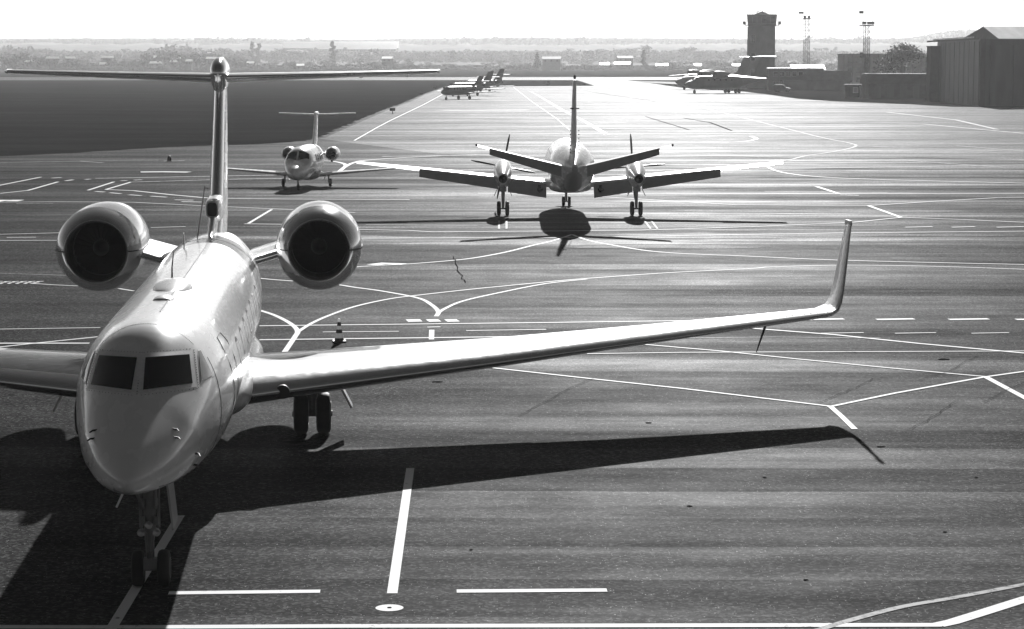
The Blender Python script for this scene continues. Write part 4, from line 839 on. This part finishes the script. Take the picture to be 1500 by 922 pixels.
# lattice masts
def mast(label, px, py, ptop, wpx, lamp, D=None):
    b = G(px, py); s = FPX / b.y; H = (py - ptop) / s; hw = wpx / s / 2
    o = tag(empty('lattice_mast', (b.x, b.y, 0), R(12)), label, 'mast', 'floodlight masts')
    for x in (-hw, hw):
        for y in (-hw, hw): MB().tube([(x, y, 0), (x, y, H)], .07, 5).build('leg', 'lattice', o)
    nseg = max(6, int(H / (hw * 2.4)))
    for y in (-hw, hw):
        m2 = MB()
        for i in range(nseg):
            z0, z1 = H * i / nseg, H * (i + 1) / nseg
            m2.tube([(-hw, y, z0), (hw, y, z1)], .04, 4); m2.tube([(hw, y, z0), (-hw, y, z1)], .04, 4); m2.tube([(-hw, y, z1), (hw, y, z1)], .04, 4)
        m2.build('bracing', 'lattice', o)
    if lamp:
        box_obj('platform', (-hw * 2.4, -hw * 2.4, H), (hw * 2.4, hw * 2.4, H + .25), 'lattice', o)
        for x, z in ((-1.3, 2.6), (-.6, .35), (.5, .35), (1.2, .35)): box_obj('floodlight', (x - .4, -.3, H + z), (x + .4, .2, H + z + .55), 'darksheet', o)
        MB().tube([(-.9, 0, H), (-.9, 0, H + 2.7)], .05, 5).build('aerial', 'lattice', o); MB().tube([(1.3, 0, H), (1.3, 0, H + 3.2)], .04, 5).build('aerial', 'lattice', o)
        for z in (H * .55, H * .6): box_obj('floodlight', (-hw - .9, -.3, z), (-hw - .2, .2, z + .4), 'darksheet', o)
    else:
        MB().box((0, 0, H), (hw * 2.6, hw * 2.6, .25)).build('platform', 'lattice', o)
        for x in (-.9, .9): box_obj('floodlight', (x * hw - .25, -.25, H + .15), (x * hw + .25, .25, H + .8), 'darksheet', o)
        MB().tube([(-hw, 0, H), (-hw - .6, 0, H + 1.4)], .05, 5).build('aerial', 'lattice', o); box_obj('floodlight', (-hw - 1.6, -.3, H + 1.3), (-hw - .4, .3, H + 1.8), 'darksheet', o)
mast('thin lattice mast rising from the roofline of the low building by the tower', 1180.5, 131, 29, 7, False)
mast('lattice mast with a lamp platform standing beside the small guard hut', 1268, 142, 39.5, 7, True)
# guard hut
p = G(1251, 143); o = tag(empty('guard_hut', (p.x, p.y + 2, 0), R(-15)), 'tiny guard hut with a window at the foot of the lamp mast', 'hut')
box_obj('wall', (-1.5, -1.3, 0), (1.5, 1.3, 2.5), 'brick', o); box_obj('roof', (-1.8, -1.6, 2.5), (1.8, 1.6, 2.72), 'darksheet', o); box_obj('door', (-1.2, -1.36, .05), (-.3, -1.25, 2.1), 'darksheet', o)
wn = box_obj('window', (.2, -1.35, .9), (1.3, -1.25, 2.1), 'roof', o); box_obj('pane', (.3, -1.38, 1.0), (1.2, -1.3, 2.0), 'sideglass', wn)
# barn
p0, p1 = G(1273, 144.5), G(1374, 144.5); o = tag(empty('storage_barn', ((p0.x + p1.x) / 2, p0.y + 5, 0)), 'low dark barn with a wide felt roof between the mast and the hangar', 'barn'); hw = (p1.x - p0.x) / 2
box_obj('wall', (-hw, -4.5, 0), (hw, 4.5, 3.0), 'brick', o)
MB().loft([[(-hw - .4, -5.0, 2.9), (-hw - .4, 5.0, 2.9), (-hw - .4, 3.2, 5.0), (-hw - .4, -3.2, 5.0)], [(hw + .1, -5.0, 2.9), (hw + .1, 5.0, 2.9), (hw + .1, 3.2, 5.0), (hw + .1, -3.2, 5.0)]]).build('roof', 'darksheet', o, smooth=0)
for i in range(5): box_obj('door', (-hw + 1.2 + i * 2.6, -4.58, .1), (-hw + 2.5 + i * 2.6, -4.45, 2.5), 'sheet', o)
# three-storey building
D = 700.0; p0, p1 = AT(1235, 110, D), AT(1388, 110, D); o = tag(empty('barracks_block', ((p0.x + p1.x) / 2, D, 0)), 'three-storey grey block with rows of windows behind the leafy tree', 'building'); hw = (p1.x - p0.x) / 2
H = CAMH + (HZ - 80.5) * D / FPX; box_obj('wall', (-hw, 0, 0), (hw, 12, H), 'render', o); box_obj('parapet', (-hw - .15, -.15, H), (hw + .15, 12.15, H + .3), 'concrete', o)
windows(o, -hw + .8, hw - .8, 0, (1.0, 4.0, 7.0), 12, 1.3, 1.6)
for i in range(13): x = -hw + (2 * hw - .4) * i / 12; box_obj('pilaster', (x, -.12, 0), (x + .35, .05, H - .05), 'concrete', o)
# low shed with a shallow gable left of the hut
p = G(1222, 141 - 3); o = tag(empty('low_shed', (p.x + 3, p.y + 60, 0)), 'low gabled shed roof behind the guard hut', 'shed')
box_obj('wall', (-8, -4, 0), (9, 4, 2.6), 'brick', o); MB().loft([[(-8.5, -4.5, 2.6), (-8.5, 4.5, 2.6), (-8.5, 0, 2.8)], [(-1, -4.5, 2.6), (-1, 4.5, 2.6), (-1, 0, 5.0)], [(9.5, -4.5, 2.6), (9.5, 4.5, 2.6), (9.5, 0, 5.0)]]).build('roof', 'darksheet', o, smooth=0)
# hangar: long wall receding on the left, door front on the right
pc, pl_, pr_ = G(1434, 156.5), G(1372, 148.5), G(1560, 155.5)
hg = tag(empty('hangar', (pc.x, pc.y, 0)), 'big dark corrugated hangar with sliding doors and a gabled pale roof', 'hangar'); HH = CAMH + (HZ - 58.0) * pc.y / FPX
a, b, c_ = Vector((pl_.x - pc.x, pl_.y - pc.y, 0)), Vector((0, 0, 0)), Vector((pr_.x - pc.x, pr_.y - pc.y, 0)); d_ = a + c_
def prism(pts, z0, z1): return MB().loft([[Vector((q.x, q.y, z0)) for q in pts], [Vector((q.x, q.y, z1)) for q in pts]])
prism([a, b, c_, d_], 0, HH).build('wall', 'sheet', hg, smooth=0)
def panels(p, q, n, z0, z1, mat, name, dep=.12):
    dv = (q - p) / n; nv_ = Vector((dv.y, -dv.x, 0)).normalized()
    for i in range(n):
        u = p + dv * (i + .06); v = p + dv * (i + .94); prism([u - nv_ * .05, v - nv_ * .05, v + nv_ * dep, u + nv_ * dep], z0, z1).build(name, mat, hg, smooth=0)
panels(a, b, 9, .2, HH - .3, 'sheet', 'cladding_panel'); panels(b + (c_ - b) * .1, b + (c_ - b) * .9, 3, .1, HH - 1.0, 'sheet', 'sliding_door', .2)
prism([b + (c_ - b) * .005 + Vector((0, -.3, 0)), b + (c_ - b) * .06 + Vector((0, -.3, 0)), b + (c_ - b) * .06, b + (c_ - b) * .005], 0, HH + .1).build('corner_post', 'darksheet', hg, smooth=0)
m2 = MB(); n = 30
for i in range(n): q = a + (b - a) * (i / n) * 1.0 - (b - a) * .12; m2.box((q.x, q.y - .2, HH + .35), (.12, .5, .35))
tag(m2.build('eaves_bracket', 'roof', hg, smooth=0), kind='stuff')
prism([a - (b - a) * .25 + Vector((0, 1, 0)), b + Vector((0, 1, 0)), b + Vector((0, 2, 0)), a - (b - a) * .25 + Vector((0, 2, 0))], HH - .05, HH + .25).build('eaves_rail', 'darksheet', hg, smooth=0)
hp = Vector((pc.x, pc.y, 0))
e1 = AT(1463, 57.5, pc.y + 3) - hp; ap = AT(1440, 40, pc.y + 13) - hp; e0 = AT(1408, 58, pc.y + 22) - hp; e1.z = e0.z = HH - 0.02; bk = Vector((45, -2, 0))
MB().add([e0, e1, ap, e0 + bk, e1 + bk, ap + bk], [[0, 1, 2], [3, 5, 4], [0, 3, 4, 1]]).build('gable', 'sheet', hg, smooth=0, recalc=False)
up = Vector((0, 0, .12))
for q in (e1, e0):
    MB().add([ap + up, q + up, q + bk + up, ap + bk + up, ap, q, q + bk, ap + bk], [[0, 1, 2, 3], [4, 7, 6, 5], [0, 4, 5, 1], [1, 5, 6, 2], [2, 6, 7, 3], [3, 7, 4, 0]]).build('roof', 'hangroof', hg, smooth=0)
MB().tube([ap, ap + Vector((0, 0, 1.0))], .04, 5).build('finial', 'lattice', hg)
p = AT(1369, 103, 430); o = tag(empty('boiler_house', (p.x, 430, 0)), 'narrow dark block squeezed between the leafy tree and the hangar', 'building'); box_obj('wall', (-.8, 0, 0), (3, 4, CAMH + (HZ - 69) * 430 / FPX), 'brick', o); box_obj('roof', (-.9, -.1, CAMH + (HZ - 69) * 430 / FPX), (3.1, 4.1, CAMH + (HZ - 69) * 430 / FPX + .15), 'darksheet', o)

# ---------------------------------------------------------------- trees
from mathutils import noise as mn
_hill = pchip([2250, 2600, 3000, 4000, 5000, 6300], [-1.5, 9, 22, 34, 47, 62])
def terrain(X, Y):
    if Y < 2250: return 0.0
    t = (Y - 2250) / 4050; h = _hill(Y) + 12 * t * mn.noise(Vector((X / 600, Y / 900, 0)))
    return h + 24 * math.exp(-((X - Y * .198) / (Y * .022)) ** 2) * max(0, 1 - abs(Y - 4600) / 900)
def crown_mesh(name, seed, kind, n, ls):
    rnd = random.Random(seed); V = []; F = []
    blobs = []
    if kind == 'round':
        for i in range(11): a = rnd.uniform(0, 6.28); rr = rnd.uniform(0, .3); blobs.append((Vector((math.cos(a) * rr, math.sin(a) * rr, rnd.uniform(.16, .86) - .2 * rr)), rnd.uniform(.1, .2)))
        blobs.append((Vector((0, 0, .6)), .26))
    elif kind == 'wide':
        for i in range(14): a = rnd.uniform(0, 6.28); rr = rnd.uniform(.1, .5); blobs.append((Vector((math.cos(a) * rr, math.sin(a) * rr, rnd.uniform(.16, .88) - .3 * rr)), rnd.uniform(.12, .21)))
    elif kind == 'tall':
        for i in range(10): blobs.append((Vector((rnd.uniform(-.06, .06), rnd.uniform(-.06, .06), .15 + .08 * i)), .1 - .005 * i))
    else:
        for i in range(9): blobs.append((Vector((0, 0, .2 + .085 * i)), .24 - .022 * i))
    tot = sum(b[1] ** 2 for b in blobs)
    for c_, r_ in blobs:
        for k in range(max(8, int(n * r_ ** 2 / tot))):
            d = Vector((rnd.gauss(0, 1), rnd.gauss(0, 1), rnd.gauss(0, 1))).normalized(); p = c_ + Vector((d.x, d.y, d.z * (.8 if kind != 'pine' else .35))) * (r_ * rnd.uniform(.45, 1.12))
            u = Vector((rnd.gauss(0, 1), rnd.gauss(0, 1), rnd.gauss(0, 1))).normalized(); v = u.cross(d)
            if v.length < .1: continue
            v.normalize(); s_ = ls * rnd.uniform(.5, 1.3); o = len(V); V += [p - u * s_, p + v * s_ * .7, p + u * s_, p - v * s_ * .7]; F.append([o, o + 1, o + 2, o + 3])
    me = bpy.data.meshes.new(name); me.from_pydata(V, [], F); me.materials.append(M['pine' if kind == 'pine' else 'leaf']); return me
def trunk_mesh(name, seed, kind):
    rnd = random.Random(seed); m2 = MB(); m2.tube([(0, 0, -.01), (.005, 0, .3), (0, .01, .62), (0, 0, .85)], [.028, .02, .013, .004], 7)
    if kind in ('round', 'wide'):
        for i in range(6): a = i * 1.05 + rnd.random(); z = .25 + .06 * i; L = .3 if kind == 'round' else .42; m2.tube([(0, 0, z), (math.cos(a) * L * .5, math.sin(a) * L * .5, z + .14), (math.cos(a) * L * .85, math.sin(a) * L * .85, z + .24)], [.012, .008, .003], 5)
    me = bpy.data.meshes.new(name); me.from_pydata([Vector(v) for v in m2.V], [], m2.F); me.materials.append(M['bark']); return me
TM = {}
for kind, cnt in (('round', 4), ('wide', 3), ('tall', 2), ('pine', 2)):
    TM[kind] = [(crown_mesh('crown', 100 + i, kind, 1100 if kind != 'wide' else 1400, .04), trunk_mesh('trunk', 50 + i, kind)) for i in range(cnt)]
def tree(kind, x, y, h, wd, label, group, z=0.0, name=None, pair=None):
    if y > 2250: z = max(0.0, terrain(x, y)) - 1; h = max(6.0, h - z)
    cm, tm = pair or random.choice(TM[kind]); e = empty(name or {'pine': 'conifer_tree', 'tall': 'poplar_tree'}.get(kind, 'leafy_tree'), (x, y, z), random.uniform(0, 6.28)); tag(e, label, 'tree', group)
    for nm, me in (('crown', cm), ('trunk', tm)):
        o = bpy.data.objects.new(nm, me); col.objects.link(o); o.parent = e; o.scale = (h * wd, h * wd, h)
    return e
big = (crown_mesh('crown', 901, 'round', 4200, .016), trunk_mesh('trunk', 902, 'round'))
D = 610.0; q = AT(1322, 50, D); tree('round', q.x, D, q.z, 1.35, 'dense leafy tree standing before the three-storey grey block', None, pair=big)
BG = 'trees in the hazy belt beyond the runway'
rnd = random.Random(3)
far_lab = {'round': 'hazy round-crowned tree in the belt beyond the runway', 'wide': 'hazy spreading tree in the belt beyond the runway', 'tall': 'slim upright poplar in the hazy belt beyond the runway', 'pine': 'pointed conifer in the hazy belt beyond the runway'}
profile = pchip([-80, 0, 40, 120, 200, 235, 270, 300, 340, 400, 430, 480, 560, 620, 680, 720, 760, 790, 840, 900, 960, 1040, 1100, 1200, 1290, 1400, 1600], [74, 73, 70, 82, 79, 68, 69, 72, 76, 86, 82, 86, 84, 88, 92, 88, 86, 85, 92, 92, 90, 83, 80, 84, 80, 78, 78])
for i in range(135):
    px = -60 + 1640 * (i + rnd.random()) / 135; D = rnd.uniform(1800, 2150); tp = profile(px) + rnd.uniform(-2, 8)
    q = AT(px, tp, D); h = max(4.0, q.z); kind = rnd.choice(('round', 'round', 'wide', 'wide', 'round'))
    tree(kind, q.x, D, h, rnd.uniform(1.2, 2.0) if h > 9 else rnd.uniform(2.0, 3.2), far_lab[kind], BG)
for i in range(105):
    px = -60 + 1640 * (i + rnd.random()) / 105; D = rnd.uniform(2400, 2900); tp = 74 + 5 * math.sin(px / 90.0) + rnd.uniform(-5, 6)
    q = AT(px, tp, D); kind = rnd.choice(('round', 'wide', 'wide')); tree(kind, q.x, D, q.z, rnd.uniform(1.4, 2.3), 'faint tree on the rise behind the hazy belt', 'faint trees on the rise')
for px, tp, D, kind, lab in ((487, 57, 2000, 'tall', 'slim dark poplar rising below the long pale far building'), (370, 58, 2300, 'tall', 'slim faint poplar beside a paler one on the rise'), (378, 60, 2300, 'tall', 'paler slim poplar on the rise, second of two'), (787, 74, 1640, 'pine', 'dark layered conifer beside the hazy dark farmhouse'), (943, 70, 1700, 'tall', 'small upright poplar behind the hazy farm roofs')):
    q = AT(px, tp, D); tree(kind, q.x, D, q.z, 1.0 if kind != 'pine' else .9, lab, None)
# a few low bushes along the far field edge
for i in range(60):
    px = rnd.uniform(-40, 1120); D = rnd.uniform(1600, 1690); q = AT(px, rnd.uniform(93, 98), D); tree('wide', q.x, D, max(2.5, q.z), rnd.uniform(2.2, 3.6), 'low bush at the foot of the hazy tree belt', 'low bushes along the far field edge', name='bush')

# ---------------------------------------------------------------- woods that read as one mass
def wood(name, label, Y0, Y1, n, prof, lo, size, seed):
    rw = random.Random(seed); V = []; F = []
    for k in range(n):
        Y = rw.uniform(Y0, Y1); px = rw.uniform(-70, 1570); q = AT(px, prof(px) + 9 * mn.noise(Vector((px / 24.0, Y / 160, 2))) + 6 * mn.noise(Vector((px / 8.0, Y / 60, 7))), Y); z0 = max(0.0, terrain(q.x, Y)) if Y > 2250 else 0.0
        top_ = max(3.0, q.z - z0); z = z0 + top_ * (1 - rw.random() ** 1.3 * lo); c0 = Vector((q.x, Y, z))
        u = Vector((rw.gauss(0, 1), rw.gauss(0, 1), rw.gauss(0, 1))).normalized(); v = u.orthogonal().normalized(); sz = size * rw.uniform(.5, 1.3)
        o = len(V); V += [c0 - u * sz, c0 + v * sz * .7, c0 + u * sz, c0 - v * sz * .7]; F.append([o, o + 1, o + 2, o + 3])
    me = bpy.data.meshes.new(name); me.from_pydata(V, [], F); me.materials.append(M['leaf']); o = bpy.data.objects.new(name, me); col.objects.link(o); tag(o, label, 'wood', kind='stuff')
wood('far_wood', 'hazy band of scrub and trees beyond the runway', 1710, 1790, 14000, lambda x: profile(x) + 13, 1.0, 1.1, 1)
wood('far_wood', 'taller hazy wood behind the first band of trees', 2450, 2800, 24000, lambda x: profile(x) + 2, 1.0, 1.7, 2)
wood('far_wood', 'pale wood covering the rise in the distance', 4000, 5200, 26000, lambda x: 62.5 + 2.5 * math.sin(x / 70.0), 1.0, 3.4, 3)
# ---------------------------------------------------------------- far houses
def house(px, py, D, wpx, label, group, mat_w='render', mat_r='roof', depth=9.0, cat='house', name='house', gable=.35):
    q = AT(px, py, D); s = FPX / D; hw = wpx / s / 2; z0 = max(0.0, terrain(q.x, D) - 1) if D > 2250 else 0.0; h = max(5.0, q.z - z0); eave = max(2.2, h - max(1.0, depth * gable * .5)); o = tag(empty(name, (q.x, D, z0), R(rnd.uniform(-8, 8) if D < 2000 else 2)), label, cat, group)
    wl = box_obj('wall', (-hw, -depth / 2, 0), (hw, depth / 2, eave), mat_w, o)
    MB().loft([[(-hw - .4, -depth / 2 - .5, eave), (-hw - .4, depth / 2 + .5, eave), (-hw - .4, 0, h)], [(hw + .4, -depth / 2 - .5, eave), (hw + .4, depth / 2 + .5, eave), (hw + .4, 0, h)]]).build('roof', mat_r, o, smooth=0)
    n = max(2, int(hw * 2 / 3.5))
    for i in range(n): x = -hw + 2 * hw * (i + .5) / n; box_obj('window', (x - .6, -depth / 2 - .06, eave - 1.9), (x + .6, -depth / 2 + .02, eave - .6), 'pane', o)
    return o
HG = 'pale-roofed houses in the hazy belt'
for px, py, wpx in ((43, 88, 9), (77, 83, 16), (103, 83, 12), (157, 82, 16), (151, 91.5, 8), (232, 82, 12), (228, 90, 14), (256, 88, 10), (263, 83, 12), (277, 87, 8), (310, 83.5, 14), (367, 90, 9), (568, 83, 14), (440, 97, 10), (885, 92, 12), (912, 91, 22), (970, 97, 16), (1022, 98, 10), (1080, 96, 14)):
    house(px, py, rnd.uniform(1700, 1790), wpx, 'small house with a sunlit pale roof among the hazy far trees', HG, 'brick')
house(808, 83, 1650, 26, 'large dark farmhouse beside the layered conifer in the haze', None, 'brick', 'darksheet', 10); house(915, 82, 1795, 22, 'dark gabled roof behind the pale farm sheds', None, 'brick', 'darksheet', 10)
house(1182, 95, 900, 46, 'long white-roofed shed behind the low building by the tower', None, 'render', 'roof', 12, 'shed', 'shed', .3)
house(500, 61, 3000, 166, 'very long white warehouse roof on the far rise', None, 'render', 'roof', 44, 'warehouse', 'warehouse', .42); house(520, 65, 2900, 120, 'second long pale warehouse below the longer white one', None, 'render', 'roof', 30, 'warehouse', 'warehouse', .42)

# ---------------------------------------------------------------- field markers, birds' eye small things
for px, py, h in ((575, 167, .9), (617, 141, .8), (636, 131, .8), (529, 117, 1.6), (597, 114.5, 1.6), (803, 124.5, 1.2), (1115, 118.5, 1.2)):
    p = G(px, py); o = tag(empty('field_marker', (p.x, p.y, 0)), 'small dark marker post on the grass airfield', 'marker post', 'marker posts on the airfield')
    MB().tube([(0, 0, 0), (0, 0, h * .5)], .06, 6).build('post', 'lattice', o); MB().box((0, 0, h * .7), (h * .9, .25, h * .5)).build('board', 'darksheet', o)
p = G(248, 236.5, ZA); o = tag(empty('ground_light', p), 'small dark ground light on the asphalt behind the tall fin', 'ground light'); MB().rev([(0, .16), (.25, .16), (.4, .1), (.45, .02)], (0, 0, 0), 'z', 12).build('housing', 'dark', o); MB().rev([(0, .22), (.04, .22)], (0, 0, 0), 'z', 12).build('base', 'steel', o)
for px, py in ((1146, 135.5),):
    p = G(px, py); o = tag(empty('service_van', (p.x, p.y, 0), R(70)), 'small dark service vehicle with a pale roof on the grass by the low building', 'van')
    MB().loft([[(-.85, -1.9, .4), (.85, -1.9, .4), (.85, -1.9, 1.0), (-.85, -1.9, 1.0)], [(-.85, -.9, .4), (.85, -.9, .4), (.85, -.9, 1.15), (-.85, -.9, 1.15)], [(-.85, -.4, .4), (.85, -.4, .4), (.85, -.4, 1.75), (-.85, -.4, 1.75)], [(-.85, 1.9, .4), (.85, 1.9, .4), (.85, 1.9, 1.8), (-.85, 1.9, 1.8)]]).build('body', 'darksheet', o, smooth=0)
    box_obj('roof', (-.8, -.3, 1.79), (.8, 1.85, 1.86), 'carpaint', o)
    for x in (-.8, .8):
        for y in (-1.2, 1.2): wheel(o, (0, 0, 0), x, y, .34, .2)

# ---------------------------------------------------------------- hills on the horizon
V = []; F = []; nx, ny = 420, 34
for j in range(ny + 1):
    Y = 2250 + 4050 * j / ny
    for i in range(nx + 1):
        X = -2300 + 4600 * i / nx
        t = (Y - 2250) / 4050
        V.append((X, Y, terrain(X, Y) + (4 * mn.noise(Vector((X / 60, Y / 60, 3))) + 5 * mn.noise(Vector((X / 22, Y / 30, 9))) + 3 * mn.noise(Vector((X / 11, Y / 20, 5)))) * min(1, t * 4)))
for j in range(ny):
    for i in range(nx): k = j * (nx + 1) + i; F.append([k, k + 1, k + nx + 2, k + nx + 1])
me = bpy.data.meshes.new('hills'); me.from_pydata(V, [], F); me.materials.append(M['field']); me.shade_smooth(); ho = bpy.data.objects.new('hills', me); col.objects.link(ho); ho['kind'] = 'structure'

# ---------------------------------------------------------------- haze: the air over the whole place
m, t, p = new_mat('haze_air'); t.nodes.remove(p); pv = N(t, 'ShaderNodeVolumePrincipled', Density=0.0001, Anisotropy=0.5); pv.inputs['Color'].default_value = (.95, .95, .95, 1)
t.links.new(pv.outputs[0], t.nodes['Material Output'].inputs['Volume'])
hz = MB().span((-9500, -300, -1.0), (9500, 12500, 110)).build('haze', m, smooth=0); hz['kind'] = 'stuff'
